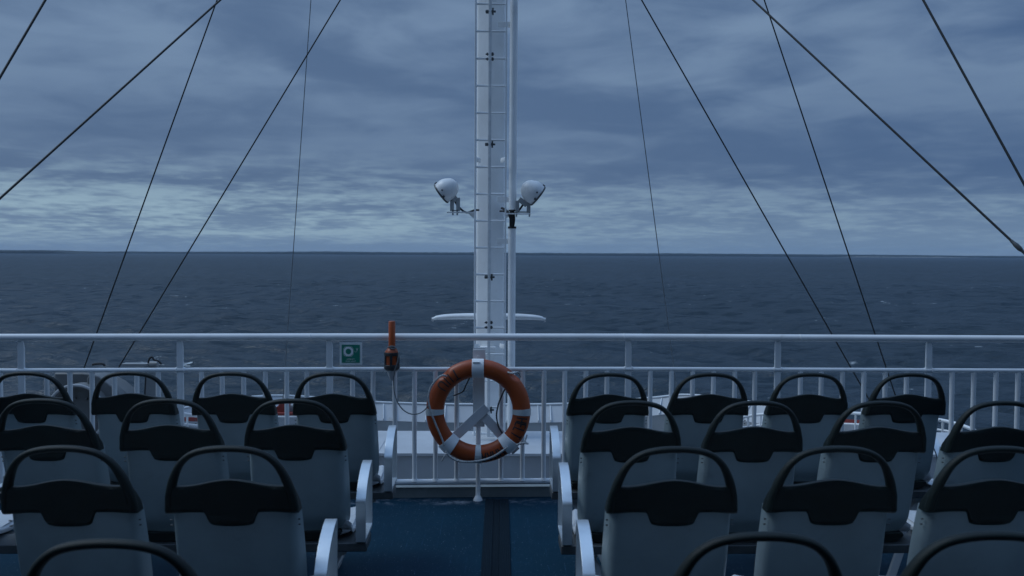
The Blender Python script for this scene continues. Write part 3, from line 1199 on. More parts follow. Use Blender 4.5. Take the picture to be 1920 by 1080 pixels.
def lettering(text, th0, th1, phi_c, half, outward_top, stroke=0.0085):
    """text from th0 to th1 (reading direction); half = half letter height as tube angle"""
    mbl = MB()
    n = len(text)
    wid = [0.35 if ch == 'I' else 1.0 for ch in text]
    gap = 0.42
    tot = sum(wid) + gap * (n - 1)
    pos = 0.0
    for ch, wd in zip(text, wid):
        for st in GL[ch]:
            pts = []
            for (a, c), (a2, c2) in zip(st, st[1:]):
                for k in range(7):
                    pts.append((a + (a2 - a) * k / 7, c + (c2 - c) * k / 7))
            pts.append(st[-1])
            fl = []
            for a, c in pts:
                if ch == 'I':
                    a = 0.5
                s = (pos + a * wd) / tot
                th = th0 + (th1 - th0) * s
                ph = phi_c + (c - 0.5) * 2 * half * (1 if outward_top else -1)
                fl.append((th, ph))
            row_a, row_b = [], []
            for i, (th, ph) in enumerate(fl):
                t0, t1 = fl[max(i - 1, 0)], fl[min(i + 1, len(fl) - 1)]
                d = Vector(((t1[0] - t0[0]) * RC, (t1[1] - t0[1]) * RT))
                if d.length < 1e-9:
                    continue
                d.normalize()
                nx, ny = -d.y * stroke / 2, d.x * stroke / 2
                row_a.append(tor(th + nx / RC, ph + ny / RT, 0.0016))
                row_b.append(tor(th - nx / RC, ph - ny / RT, 0.0016))
            m_ = len(row_a)
            mbl.add(row_a + row_b, [(i, i + 1, m_ + i + 1, m_ + i) for i in range(m_ - 1)])
        pos += wd + gap
    return mbl.build('lettering', LETTER, root, smooth=False)


lettering('TIIU', R(-27), R(-57), R(2), R(34), False)
lettering('HELT', R(98), R(124), R(6), R(36), True)
lettering('ERMAA', R(140), R(175), R(20), R(34), True)

# white holder pads gripping the ring low on both sides
# grab line
mb = MB()


def W(px, py, Y):
    return P(px, py, Y) - Vector((BX, BY, BZ))


mb = MB()
rope(mb, [W(838, 706, 5.70), W(829, 704, 5.672), W(818, 712, 5.668), W(807, 728, 5.672), W(803, 748, 5.664), W(808, 772, 5.664), W(818, 798, 5.668), W(829, 824, 5.672), W(833, 836, 5.674)], 0.0068)
mb.build('grab_line', ROPE, root, angle=80)
mb = MB()
rope(mb, [W(836, 846, 5.664), W(842, 855, 5.662), W(858, 864, 5.66), W(880, 866, 5.662), W(905, 863, 5.662), W(927, 855, 5.66), W(944, 844, 5.66), W(951, 838, 5.664)], 0.0076)
mb.build('grab_line', ROPE, root, angle=80)
mb = MB()
rope(mb, [W(838, 850, 5.655), W(833, 856, 5.65), W(828, 865, 5.652)], 0.0056)
mb.build('grab_line', ROPE, root, angle=80)
mb = MB()
rope(mb, [W(968, 834, 5.664), W(980, 831, 5.66), W(990, 832, 5.665), W(984, 829, 5.69), W(974, 833, 5.72)], 0.0060)
mb.build('grab_line', ROPE, root, angle=80)
mb = MB()
rope(mb, [W(981, 834, 5.672), W(985, 826, 5.68), W(988, 816, 5.70), W(986, 822, 5.73)], 0.0056)
mb.build('grab_line', ROPE, root, angle=80)
mb = MB()
rope(mb, [W(952, 698, 5.70), W(962, 700, 5.672), W(971, 698, 5.70), W(976, 706, 5.75)], 0.0058)
mb.build('grab_line', ROPE, root, angle=80)
mb = MB()
rope(mb, [W(850, 742, 5.79), W(858, 739, 5.79), W(868, 734, 5.79), W(873, 724, 5.79), W(880, 709, 5.79), W(884, 700, 5.80)], 0.0050)
mb.build('grab_line', DROPE, root, angle=80)
mb = MB()
rope(mb, [W(947, 729, 5.79), W(940, 744, 5.785), W(934, 760, 5.78), W(931, 780, 5.78), W(935, 800, 5.78), W(943, 814, 5.785), W(950, 820, 5.79)], 0.0056)
mb.build('grab_line', DROPE, root, angle=80)
tag(root, 'orange ring lifebuoy with white bands and black lettering hanging on the railing', 'lifebuoy')

# bracket: flat bar on the rail post, hook over the ring, two slanted arms ending in pads
root = empty('lifebuoy_bracket', (BX, 5.80, 0))


def B(px, py, Y):
    return P(px, py, Y) - Vector(root.location)


mb = MB()
yb = 5.822
pz = [P(897, q, yb).z for q in (652, 800)]
mb.box((P(898, 700, yb).x - BX, yb - 5.80, (pz[0] + pz[1]) / 2), (0.079, 0.010, pz[0] - pz[1]))
mb.build('upright', WHITE, root, bevel=0.002)
mb = MB()
yt = 5.800
z0, z1 = P(897, 655, yt).z, P(897, 679, yt).z
mb.box((B(898.5, 665, yt).x, yt - 5.80, (z0 + z1) / 2), (0.083, 0.012, z0 - z1))
zt_ = P(897, 655, yt).z
mb.cyl((B(896.8, 665, yt).x, yt - 5.80 - 0.006, P(0, 665, yt).z), (B(896.8, 665, yt).x, yt - 5.80 - 0.016, P(0, 665, yt).z), 0.008, seg=12)
mb.box((B(893.5, 680, 5.72).x, 5.745 - 5.80, P(895, 677.5, 5.74).z), (0.048, 0.12, 0.008))
mb.build('clamp_plate', WHITE, root, bevel=0.002)
# hook: strap lying over the top of the ring
mb = MB()
ga, gb = [], []
xc = B(895.8, 700, 5.68).x
hz = BZ + RC
for i in range(15):
    a = R(78) - R(170) * i / 14
    yy = -math.cos(a) * (RT * 0.80 + 0.006)
    zz = math.sin(a) * (RT + 0.006)
    yi = -math.cos(a) * (RT * 0.80 + 0.001)
    zi = math.sin(a) * (RT + 0.001)
    ga.append([(xc + k * 0.0395 / 3, BY - 5.80 + yy, hz + zz) for k in range(-3, 4)])
    gb.append([(xc + k * 0.0395 / 3, BY - 5.80 + yi, hz + zi) for k in range(-3, 4)])
mb.slab(ga, gb)
mb.build('hook_strap', WHITE, root, bevel=0.002, angle=50)
# slanted arms (flat bars)
for (pa, pb, dy) in (((909, 766), (828, 842), 0.0105), ((903, 775), (968, 846), 0.000)):
    a, c = B(*pa, 5.812), B(*pb, 5.812)
    d = (c - a).normalized()
    nn = Vector((d.z, 0, -d.x)) * 0.031
    vs = []
    for q in (0.0, 0.010):
        for e in (a - d * 0.02, c):
            for s in (-1, 1):
                pt = e + nn * s
                vs.append((pt.x, 5.808 - 5.80 - dy - q, pt.z))
    mb = MB()
    mb.add(vs, [(0, 1, 3, 2), (4, 6, 7, 5), (0, 4, 5, 1), (2, 3, 7, 6), (0, 2, 6, 4), (1, 5, 7, 3)])
    bp = c + (a - c) * 0.22
    mb.cyl((bp.x, 5.808 - 5.80 - dy - 0.011, bp.z), (bp.x, 5.808 - 5.80 - dy - 0.018, bp.z), 0.009, seg=12)
    mb.build('arm', WHITE, root, bevel=0.002)
# pads bent round the ring
for th in (R(-139), R(137)):
    mb = MB()
    ga, gb = [], []
    for i in range(17):
        ph = R(-92) + R(184) * i / 16
        ra, rb = [], []
        for k in range(-4, 5):
            t_ = th + k * 0.0375 / 4 / RC
            ra.append(tor(t_, ph, 0.0075) + Vector((0, BY - 5.80, BZ)))
            rb.append(tor(t_, ph, 0.0030) + Vector((0, BY - 5.80, BZ)))
        ga.append(ra)
        gb.append(rb)
    mb.slab(ga, gb)
    mb.build('pad', WHITE, root, bevel=0.0015, angle=50)
# thin foot post down to the deck
mb = MB()
fx = B(896.5, 880, 5.835).x
mb.tube([(fx, 0.036, 0.91), (fx, 0.036, 0.5), (fx, 0.034, 0.12), (fx, 0.0, 0.03), (fx, -0.005, 0.0)], 0.0165, 12)
mb.tube([(fx, -0.005, 0.0), (fx, -0.005, 0.010), (fx, -0.004, 0.03)], [0.032, 0.029, 0.0185], 12)
mb.build('foot_post', WHITE, root)
tag(root, 'white flat-bar lifebuoy bracket with slanted arms and hook, bolted on the railing', 'bracket')

# ---- self-igniting light hanging upside down beside the lifebuoy
LXp = P(735, 650, 5.755)
root = empty('lifebuoy_light', (LXp.x, 5.752, 0))


def zz(py):
    return P(735, py, 5.752).z


M0 = Matrix.Identity(4)
mb = MB()
rt_ = 0.0225
mb.lathe([(0.0, zz(602)), (0.019, zz(602)), (rt_, zz(603.2)), (rt_, zz(648)), (0.023, zz(650)), (0.034, zz(655)), (0.0465, zz(659)), (0.0475, zz(662)),
          (0.0445, zz(664)), (0.0445, zz(688)), (0.0, zz(689))], M0, 28)
mb.build('body', ORANGE, root, angle=40)
mb = MB()
mb.lathe([(0.046, zz(660)), (0.0515, zz(660.5)), (0.0515, zz(666)), (0.046, zz(666.5))], M0, 28)
mb.lathe([(0.045, zz(683)), (0.0525, zz(684)), (0.0535, zz(690)), (0.046, zz(692)), (0.040, zz(694)), (0.0, zz(694.2))], M0, 28)
for k in range(6):
    a = 2 * math.pi * (k + 0.5) / 6
    rot = Matrix.Rotation(a, 3, 'Z')
    c = rot @ Vector((0.0475, 0, 0))
    mb.box((c.x, c.y, (zz(665) + zz(685)) / 2), (0.008, 0.016, zz(665) - zz(685)), 0, rot)
mb.build('cage', RUBBER, root, bevel=0.0015)
mb = MB()
mb.lathe([(0.033, zz(694)), (0.031, zz(698)), (0.022, zz(705)), (0.013, zz(711)), (0.010, zz(713)), (0.0, zz(713.4))], M0, 20)
mb.build('lens_cap', PLAST, root)
mb = MB()
ring = [(math.cos(a) * 0.0275, math.sin(a) * 0.0275, zz(650.5)) for a in [k * math.pi / 8 for k in range(16)]]
mb.tube(ring, 0.0038, 6, closed=True)


def Lp(px, py, Y):
    return P(px, py, Y) - Vector(root.location)


knot = [Lp(728, 651, 5.722), Lp(735, 649, 5.718), Lp(741, 652, 5.722), Lp(736, 654, 5.716), Lp(730, 652, 5.72)]
mb.tube(catmull(knot, 6), 0.0042, 6)
mb.tube(catmull([Lp(739, 650, 5.722), Lp(745, 655, 5.715), Lp(748, 664, 5.70), Lp(745, 680, 5.695), Lp(740, 696, 5.70), Lp(738, 716, 5.72),
                 Lp(740, 738, 5.72), Lp(747, 757, 5.715), Lp(758, 770, 5.71), Lp(772, 776.5, 5.70), Lp(786, 775, 5.69), Lp(797, 768, 5.69), Lp(803, 759, 5.70)], 8), 0.0040, 8)
mb.build('lanyard', GWIRE, root)
mb = MB()
mb.box((0, 0.045, zz(676)), (0.035, 0.03, 0.09))
mb.build('mount', STEEL, root, bevel=0.003)
tag(root, 'orange self-igniting lifebuoy light hanging upside down on the railing beside the lifebuoy', 'safety light')

# ---- green safety sign
root = empty('safety_sign', (P(658, 663, 5.80).x, 5.800, P(658, 663, 5.80).z))
S = 0.150
mb = MB()
mb.box((0, 0, 0), (S, 0.004, S))
mb.build('panel', SIGNW, root, bevel=0.001)
mb = MB()
mb.box((-0.0005, -0.0026, -0.001), (0.1215, 0.0016, 0.1215))
mb.build('green_field', GREEN, root)
mb = MB()
YS = -0.0040


def disc_ring(cx, cz, r0, r1, n=40, a0=0.0, a1=2 * math.pi):
    vs_, fs_ = [], []
    for k in range(n + 1):
        a = a0 + (a1 - a0) * k / n
        vs_ += [(cx + r0 * math.cos(a), YS, cz + r0 * math.sin(a)), (cx + r1 * math.cos(a), YS, cz + r1 * math.sin(a))]
    for k in range(n):
        fs_.append((2 * k, 2 * k + 1, 2 * k + 3, 2 * k + 2))
    mb.add(vs_, fs_)


cx_, cz_ = -0.0160, 0.0145
disc_ring(cx_, cz_, 0.0185, 0.0330)
for k in range(4):
    a = R(45 + 90 * k)
    ccx, ccz = cx_ + 0.0210 * math.cos(a), cz_ + 0.0210 * math.sin(a)
    disc_ring(ccx, ccz, 0.0160, 0.0180, 16, a - R(66), a + R(66))
# little light with rays and its line
disc_ring(0.0415, 0.026, 0.0, 0.0042, 12)
for a in (60, 90, 120):
    q = Vector((math.cos(R(a)), math.sin(R(a))))
    n_ = Vector((-q.y, q.x)) * 0.0008
    a_, b_ = Vector((0.0415, 0.026)) + q * 0.006, Vector((0.0415, 0.026)) + q * 0.0135
    mb.add([(a_.x + n_.x, YS, a_.y + n_.y), (a_.x - n_.x, YS, a_.y - n_.y), (b_.x - n_.x, YS, b_.y - n_.y), (b_.x + n_.x, YS, b_.y + n_.y)], [(0, 1, 2, 3)])
disc_ring(0.0330, 0.0195, 0.0078, 0.0092, 16, R(180), R(360))
mb.build('pictogram', SIGNW, root, smooth=False)
for txt, zc, size in (('LIFEBUOY', -0.0410, 0.0122), ('WITH LIGHT', -0.0555, 0.0122)):
    cu = bpy.data.curves.new('sign_words', 'FONT')
    cu.body = txt
    cu.size = size
    cu.align_x = 'CENTER'
    cu.extrude = 0.0002
    cu.materials.append(SIGNW)
    t = bpy.data.objects.new('words', cu)
    t.rotation_euler = (R(90), 0, 0)
    t.location = (-0.001, -0.0042, zc)
    COL.objects.link(t)
    bpy.context.view_layer.update()
    me = bpy.data.meshes.new_from_object(t.evaluated_get(bpy.context.evaluated_depsgraph_get()))
    me.transform(Matrix.Translation(t.location) @ Matrix.Rotation(R(90), 4, 'X'))
    bpy.data.objects.remove(t)
    o = bpy.data.objects.new('words', me)
    COL.objects.link(o)
    o.parent = root
tag(root, 'small square green lifebuoy sign with white border fixed between the upper rails', 'sign')

# ================================================================== MAST
MY = 9.73                          # ladder plane
MX = P(919, 477, MY + 0.2).x
root = empty('mast', (MX, MY + 0.30, CAS_Z))


def Mp(px, py, Y):
    return P(px, py, Y) - Vector(root.location)


Z_TOPM = 13.6


def mast_ring(z, hx, hy):
    """lens-shaped section of two bent plates, rounded at the sides"""
    corner = [(0.0, -0.78), (0.50, -0.48), (0.90, -0.22), (1.0, 0.0), (0.90, 0.22), (0.50, 0.48), (0.0, 0.78),
              (-0.50, 0.48), (-0.90, 0.22), (-1.0, 0.0), (-0.90, -0.22), (-0.50, -0.48)]
    out = []
    n = len(corner)
    for k in range(n):
        a, c = corner[k], corner[(k + 1) % n]
        for q in (0.08, 0.5, 0.92):
            out.append((hx * (a[0] + (c[0] - a[0]) * q), hy * (a[1] + (c[1] - a[1]) * q), z))
    return out


MN = 36
mb = MB()
rings = [(0.0, 0.20, 0.20), (0.02, 0.20, 0.20), (0.021, 0.163, 0.163), (5.0, 0.162, 0.162), (9.0, 0.150, 0.150), (13.9, 0.10, 0.10), (14.1, 0.06, 0.06)]
vs, fs = [], []
for z, hx, hy in rings:
    vs += mast_ring(z, hx, hy)
for i in range(len(rings) - 1):
    for k in range(MN):
        fs.append((i * MN + k, i * MN + (k + 1) % MN, (i + 1) * MN + (k + 1) % MN, (i + 1) * MN + k))
fs.append(tuple(range((len(rings) - 1) * MN, len(rings) * MN)))
mb.add(vs, fs)
mb.build('column', MASTW, root, angle=18)

# ladder: two stiles, rungs, fall-arrest rail with bolted clamps
LY = MY - root.location.y
lad = MB()
xl, xr = Mp(890.5, 477, MY).x, Mp(947.5, 477, MY).x
zl0, zl1 = Mp(900, 818, MY).z, 13.0 - CAS_Z - 1.0
for x in (xl, xr):
    lad.box((x, LY, (zl0 + zl1) / 2), (0.020, 0.035, zl1 - zl0))
for zq in (Mp(0, 293, MY).z, Mp(0, 293, MY).z + 3.0, Mp(0, 293, MY).z - 2.1, Mp(0, 293, MY).z + 6.0):
    for x, s in ((xl, 1), (xr, -1)):
        pts = [(x, LY, zq), (x + s * 0.03, LY + 0.05, zq), (x + s * 0.055, LY + 0.12, zq)]
        lad.tube(catmull(pts, 4), 0.020, 8, sx=1.5, sy=0.35, up=(0, 0, 1))
ladder = lad.build('ladder', MASTW, root, bevel=0.004)
zr0 = Mp(900, 464.5, MY).z
rung_step = 50.1 * MY / F_PX
k = -7
while True:
    z = zr0 + rung_step * k
    if z > zl1 - 0.05:
        break
    if z > zl0:
        mb = MB()
        mb.tube([(xl + 0.010, LY, z), (xr - 0.010, LY, z)], 0.0125, 10)
        mb.build('rung', MASTW, ladder)
    k += 1
mb = MB()
xf = Mp(917.3, 477, MY).x
mb.box((xf, LY - 0.030, (zl0 + zl1) / 2), (0.034, 0.022, zl1 - zl0), 0)
mb.box((xf, LY - 0.043, (zl0 + zl1) / 2), (0.020, 0.004, zl1 - zl0), 0)
mb.build('safety_rail', RAILG, ladder, bevel=0.007, bseg=3)
for py, kind in ((515, 'c'), (265, 'c'), (15, 'c'), (765, 'c'), (605, 'b'), (100, 'b')):
    z = Mp(0, py, MY).z
    mb = MB()
    if kind == 'c':
        mb.box((xf - 0.006, LY - 0.02, z), (0.088, 0.03, 0.034))
        mb.box((xf + 0.030, LY - 0.03, z), (0.018, 0.03, 0.075))
        mb.cyl((xf - 0.052, LY - 0.03, z), (xf + 0.062, LY - 0.03, z), 0.012, seg=8)
    else:
        for dz in (-0.027, 0.027):
            mb.cyl((xf - 0.048, LY - 0.03, z + dz), (xf + 0.044, LY - 0.03, z + dz), 0.0095, seg=8)
            mb.box((xf + 0.028, LY - 0.03, z + dz), (0.020, 0.03, 0.036))
            mb.box((xf - 0.030, LY - 0.03, z + dz), (0.012, 0.028, 0.03))
    mb.build('clamp', STEEL, ladder, bevel=0.002)

# cable conduit beside the mast, with a gap where the cables come out
mb = MB()
xc0 = Mp(959.3, 600, MY + 0.12).x
xc1 = Mp(961.5, 200, MY + 0.12).x
CY = MY + 0.12 - root.location.y
zc0 = Mp(0, 800, MY + 0.12).z
zg0, zg1 = Mp(0, 421, MY + 0.12).z, Mp(0, 389, MY + 0.12).z
mb.cyl((xc0, CY, 0.0), (xc0, CY, zg0), 0.0425, seg=20)
mb.cyl((xc1 + 0.004, CY, zg1), (xc1 + 0.020, CY, 11.5), 0.0425, seg=20)
for z in (Mp(0, 447, MY).z, Mp(0, 367, MY).z, Mp(0, 32, MY).z, Mp(0, 700, MY).z, 9.0):
    mb.box((xc0 - 0.09, CY + 0.02, z), (0.16, 0.012, 0.062))
mb.build('conduit', MASTW, root, bevel=0.002)
mb = MB()
mb.tube([(xc0, CY, zg0 - 0.012), (xc0, CY, zg0 + 0.010)], [0.048, 0.048], 18)
mb.tube([(xc1 + 0.004, CY, zg1 - 0.010), (xc1 + 0.004, CY, zg1 + 0.006)], [0.047, 0.047], 18)
for dx, dy, lean in ((-0.022, -0.02, 0.0), (-0.010, -0.026, 0.004), (0.004, -0.025, -0.004), (0.014, -0.016, 0.012), (-0.017, 0.004, 0.0), (0.010, 0.01, 0.0)):
    mb.tube(catmull([(xc0 + dx, CY + dy, zg0), (xc0 + dx + lean, CY + dy, (zg0 + zg1) / 2), (xc1 + dx * 0.9, CY + dy, zg1)], 5), 0.0098, 8)
mb.tube(catmull([(xc1 - 0.02, CY - 0.02, zg1 - 0.09), (xc1 - 0.045, CY - 0.03, zg1 - 0.03), (xc1 - 0.075, CY, zg1 + 0.005), (xc1 - 0.12, CY + 0.05, zg1 + 0.03)], 6), 0.014, 8)
mb.build('cable_bundle', RUBBER, root)
# signal yard carrying the halyards, and collars for the stays (above the frame)
YARD_PX = -900
yl, yr = P(646, YARD_PX, MY + 0.2), P(1055, YARD_PX, MY + 0.2)
mb = MB()
mb.cyl(Vector((yl.x - 0.1, yl.y, yl.z)) - Vector(root.location), Vector((yr.x + 0.1, yr.y, yl.z)) - Vector(root.location), 0.035, seg=14)
mb.build('yard', MASTW, root)
for zc in (P(919, -455, MY + 0.2).z - CAS_Z, P(919, -1450, MY + 0.2).z - CAS_Z):
    mb = MB()
    mb.lathe([(0.17, -0.05), (0.25, -0.05), (0.25, 0.05), (0.17, 0.05)], Matrix.Translation((0, 0, zc)), 24)
    mb.build('stay_collar', MASTW, root, bevel=0.004)
tag(root, 'tall white steel mast with ladder and cable conduit beyond the railing', 'mast')

# ---- radar scanner on the far side of the mast
RY = 10.25
root = empty('radar_antenna', P(916, 595, RY))
mb = MB()
xa, xb = P(811, 596, RY).x - root.location.x, P(1022, 597, RY).x - root.location.x
ga = []
cnt = 30
pts, rad = [], []
for i in range(cnt + 1):
    t = i / cnt
    x = xa + (xb - xa) * t
    env = math.sqrt(max(0.0, 1 - abs(2 * t - 1) ** 3.2))
    pts.append((x, 0, 0.036 * (env - 0.4) - 0.010))
    rad.append(0.020 + 0.032 * env)
mb.tube(pts, rad, 14, up=(0, 0, 1), sx=0.72, sy=1.5)
mb.build('scanner_bar', WHITE, root, angle=60)
for s, x in ((-1, xa), (1, xb)):
    mb = MB()
    mb.tube([(x - s * 0.012, 0, -0.026), (x + s * 0.010, 0, -0.026)], [0.027, 0.023], 12)
    mb.build('end_cap', PLAST, root)
mb = MB()
mb.tube([(0, 0, -0.04), (0, 0, -0.30)], [0.07, 0.10], 18)
mb.box((0, -0.14, -0.34), (0.18, 0.50, 0.06))
mb.build('pedestal', MASTW, root, bevel=0.005)
tag(root, 'white tapered radar scanner bar behind the mast, above the railing', 'radar')


# ---- floodlights on the mast
def floodlight(c_px, rim_a, rim_b, yoke_px, plate, mast_px, side, label):
    Y = MY + 0.05
    rt = empty('floodlight', P(*c_px, Y))

    def L(px, py, yy=Y):
        return P(px, py, yy) - Vector(rt.location)

    a, c = L(*rim_a), L(*rim_b)
    mid = (a + c) / 2
    rr = (a - c).length / 2
    d = (c - a).normalized()
    nrm = Vector((d.z, 0, -d.x))
    if nrm.x * side < 0:
        nrm = -nrm
    nrm = (nrm + Vector((0, 0.14, 0))).normalized()          # aimed outward, a little ahead
    q = nrm.to_track_quat('Z', 'Y').to_matrix().to_4x4()
    M = Matrix.Translation(mid) @ q
    mb = MB()
    dep = 0.195
    prof = [(rr * 0.99, 0.0), (rr * 1.0, -0.02)]
    for i in range(1, 13):
        t = i / 12
        prof.append((rr * (1 - t ** 2.7) ** 0.55 * (1 + 0.05 * math.sin(math.pi * min(1, t * 1.6))), -0.02 - dep * t))
    mb.lathe(prof, M, 30)
    mb.build('housing', WHITE, rt, angle=60)
    mb = MB()
    mb.lathe([(rr * 0.96, -0.004), (rr * 1.035, -0.006), (rr * 1.045, 0.006), (rr * 1.0, 0.014), (rr * 0.95, 0.010)], M, 30)
    for k in range(3):
        an = R(90 + 120 * k)
        mb.box(M @ Vector((rr * 1.02 * math.cos(an), rr * 1.02 * math.sin(an), -0.012)), (0.022, 0.022, 0.03), 0, q.to_3x3() @ Matrix.Rotation(an, 3, 'Z'))
    for an in (R(0), R(180), R(270)):
        mb.cyl(M @ Vector((rr * 0.98 * math.cos(an), rr * 0.98 * math.sin(an), -0.045)), M @ Vector((rr * 1.08 * math.cos(an), rr * 1.08 * math.sin(an), -0.045)), 0.010, seg=8)
    mb.build('rim', STEEL, rt)
    mb = MB()
    mb.lathe([(rr * 0.955, 0.009), (rr * 0.6, 0.016), (0.0, 0.018)], M, 30)
    mb.build('lens', GLASS, rt)
    # yoke and base plate
    mb = MB()
    (x0, y0), (x1, y1) = yoke_px
    zt0, zb0 = L(x0, y0).z, L(x0, y1).z
    xa0, xb0 = L(x0, y1).x, L(x1, y1).x
    for x, dz in ((xa0, 0.0), (xb0, 0.02)):
        mb.box((x, 0.0, (zt0 + dz + zb0) / 2), (0.042, 0.05, zt0 + dz - zb0))
    mb.box(((xa0 + xb0) / 2, 0.0, zb0 + 0.008), (abs(xb0 - xa0), 0.05, 0.014))
    for x in (xa0 + 0.01, xb0 - 0.01):
        mb.cyl((x, 0, zb0 - 0.045), (x, 0, zb0 + 0.02), 0.010, seg=8)
    mb.box(((xa0 + xb0) / 2, 0.0, zt0 + 0.005), (abs(xb0 - xa0) * 0.9, 0.06, 0.055), 0, Matrix.Rotation(R(38) * side, 3, 'Y'))
    mb.build('yoke', GREYW, rt, bevel=0.003)
    mb = MB()
    pa, pb = L(*plate[0]), L(*plate[1])
    mb.box(((pa.x + pb.x) / 2, 0.03, pa.z - 0.006), (abs(pb.x - pa.x), 0.11, 0.012))
    g = [L(*p) for p in mast_px]
    mb.prism([(p.x, p.z) for p in g], lambda u, w: (u, 0.05, w), lambda u, w: (u, 0.062, w))
    mb.build('support_bracket', MASTW, rt, bevel=0.002)
    mb = MB()
    s0 = L((x0 + x1) / 2, y0 + 4, Y)
    e = L(*mast_px[0])
    mb.tube(catmull([s0 + Vector((0, 0.02, 0)), s0.lerp(e, 0.25) + Vector((0, 0.03, -0.045)), s0.lerp(e, 0.6) + Vector((0, 0.03, -0.055)),
                     Vector((e.x, 0.04, e.z + 0.015)), Vector((e.x - side * 0.05, 0.08, e.z + 0.02))], 6), 0.012, 8)
    mb.build('cable', RUBBER, rt)
    tag(rt, label, 'floodlight', 'floodlights on the mast')


floodlight((838, 360), (816, 345.5), (840, 379.5), ((847.5, 374), (859, 396)), ((838, 397), (892, 395)), ((889, 396.5), (875, 396.5), (879, 401), (888, 410)), -1,
           'white bowl floodlight on the side of the mast away from the conduit')
floodlight((997, 362), (1021, 350), (995, 384), ((991, 380), (970, 399)), ((995, 400), (945, 399)), ((946, 398.5), (958, 398.5), (955, 404), (947, 412)), 1,
           'white bowl floodlight above the gap in the mast conduit')


# ---- stays and halyards
def stay(p0, p1, r, mat, name, label, cat, group, fit=None):
    rt = empty(name, p1)
    a, c = Vector(p0) - Vector(p1), Vector((0, 0, 0))
    mb = MB()
    mb.tube([a, a.lerp(c, 0.33), a.lerp(c, 0.66), c], r, 8)
    mb.build('wire', mat, rt)
    if fit:
        d = (c - a).normalized()
        m = Vector(fit) - Vector(p1)
        t = (m - a).dot(d)
        m = a + d * t
        q = Matrix.Translation(m) @ d.to_track_quat('Z', 'Y').to_matrix().to_4x4()
        mb = MB()
        mb.lathe([(r, -0.055), (r * 1.35, -0.052), (r * 1.35, -0.040), (0.0125, -0.032), (0.0165, -0.012), (0.0165, 0.022), (0.012, 0.036), (r * 1.2, 0.042), (r * 1.2, 0.10), (r, 0.11)], q, 12)
        mb.build('turnbuckle', STEEL, rt)
    mb = MB()
    mb.tube([(0, 0, -0.03), (0, 0, 0.02)], [0.03, 0.02], 10)
    mb.build('anchor', STEEL, rt)
    return tag(rt, label, cat, group)


def line_x(a, c, y):
    return a[0] + (c[0] - a[0]) * (y - a[1]) / (c[1] - a[1])


def deck_hit(a, c, y):
    """where the line through two photo points, followed to pixel row y, meets the deck"""
    px = line_x(a, c, y)
    d = CAM_M.to_3x3() @ Vector(((px - 960) / F_PX, (540 - y) / F_PX, -1.0))
    return Vector((0, 0, CAM_H)) + d * (-CAM_H / d.z)


GS = 'stay wires of the mast'
TYM = MY + 0.2
for a, c, ytop, r, fit, lab in (
        ((85, 0), (0, 145), -1450, 0.0080, None, 'thick dark stay wire crossing the top corner on the green sign\'s side'),
        ((413, 0), (0, 372), -455, 0.0084, None, 'thick dark stay wire falling at a low slant on the green sign\'s side'),
        ((1412, 0), (1900, 455), -455, 0.0084, (1908, 462), 'thick dark stay wire with a turnbuckle near its lower end'),
        ((1731, 0), (1920, 345), -1450, 0.0080, None, 'thick dark stay wire in the top corner beyond the turnbuckle wire')):
    top_ = P(line_x(a, c, ytop), ytop, TYM)
    bot_ = deck_hit(a, c, 1105)
    f = None
    if fit:
        # the point of the wire seen at the fitting's pixel
        best, bd = None, 1e9
        for i in range(4001):
            w_ = top_.lerp(bot_, i / 4000)
            loc = CAM_M.inverted() @ w_
            sx, sy = 960 - loc.x / loc.z * F_PX, 540 + loc.y / loc.z * F_PX
            if abs(sy - fit[1]) < bd:
                best, bd = w_.copy(), abs(sy - fit[1])
        f = best
    stay(top_, bot_, r, WIRE, 'stay_wire', lab, 'stay wire', GS, f)
for a, c, ytop, yend, r, lab in (
        ((407, 0), (145, 725), -1450, 790, 0.0078, 'dark stay wire dropping steeply to the grey winch beyond the railing'),
        ((638, 0), (240, 660), -455, 778, 0.0074, 'dark stay wire slanting down between the winch and the green sign'),
        ((1203, 0), (1630, 750), -455, 800, 0.0078, 'dark slanting stay wire nearest the mast on the conduit side, ending behind the seats'),
        ((1433, 0), (1670, 715), -1450, 790, 0.0078, 'steep dark stay wire crossing the turnbuckle wire near the top of the view')):
    top_ = P(line_x(a, c, ytop), ytop, TYM)
    e = P(line_x(a, c, yend), yend, 9.5)
    stay(top_, e, r, WIRE, 'stay_wire', lab, 'stay wire', GS)
for a, c, yend, r, lab in (((583, 0), (550, 470), 800, 0.0046, "thin grey halyard hanging almost upright on the green sign's side of the mast"),
                           ((1173, 0), (1235, 473), 800, 0.0050, "thin grey halyard hanging almost upright on the conduit side of the mast")):
    stay(P(line_x(a, c, YARD_PX), YARD_PX, TYM), P(line_x(a, c, yend), yend, TYM), r, GWIRE, 'halyard', lab, 'halyard', 'halyards of the signal yard')

# ================================================================== GEAR BEYOND THE RAILING
# grey winch with round drum flange and slanted arm
WY = 8.6
root = empty('davit_winch', P(150, 830, WY))


def Wp(px, py, Y=WY):
    return P(px, py, Y) - Vector(root.location)


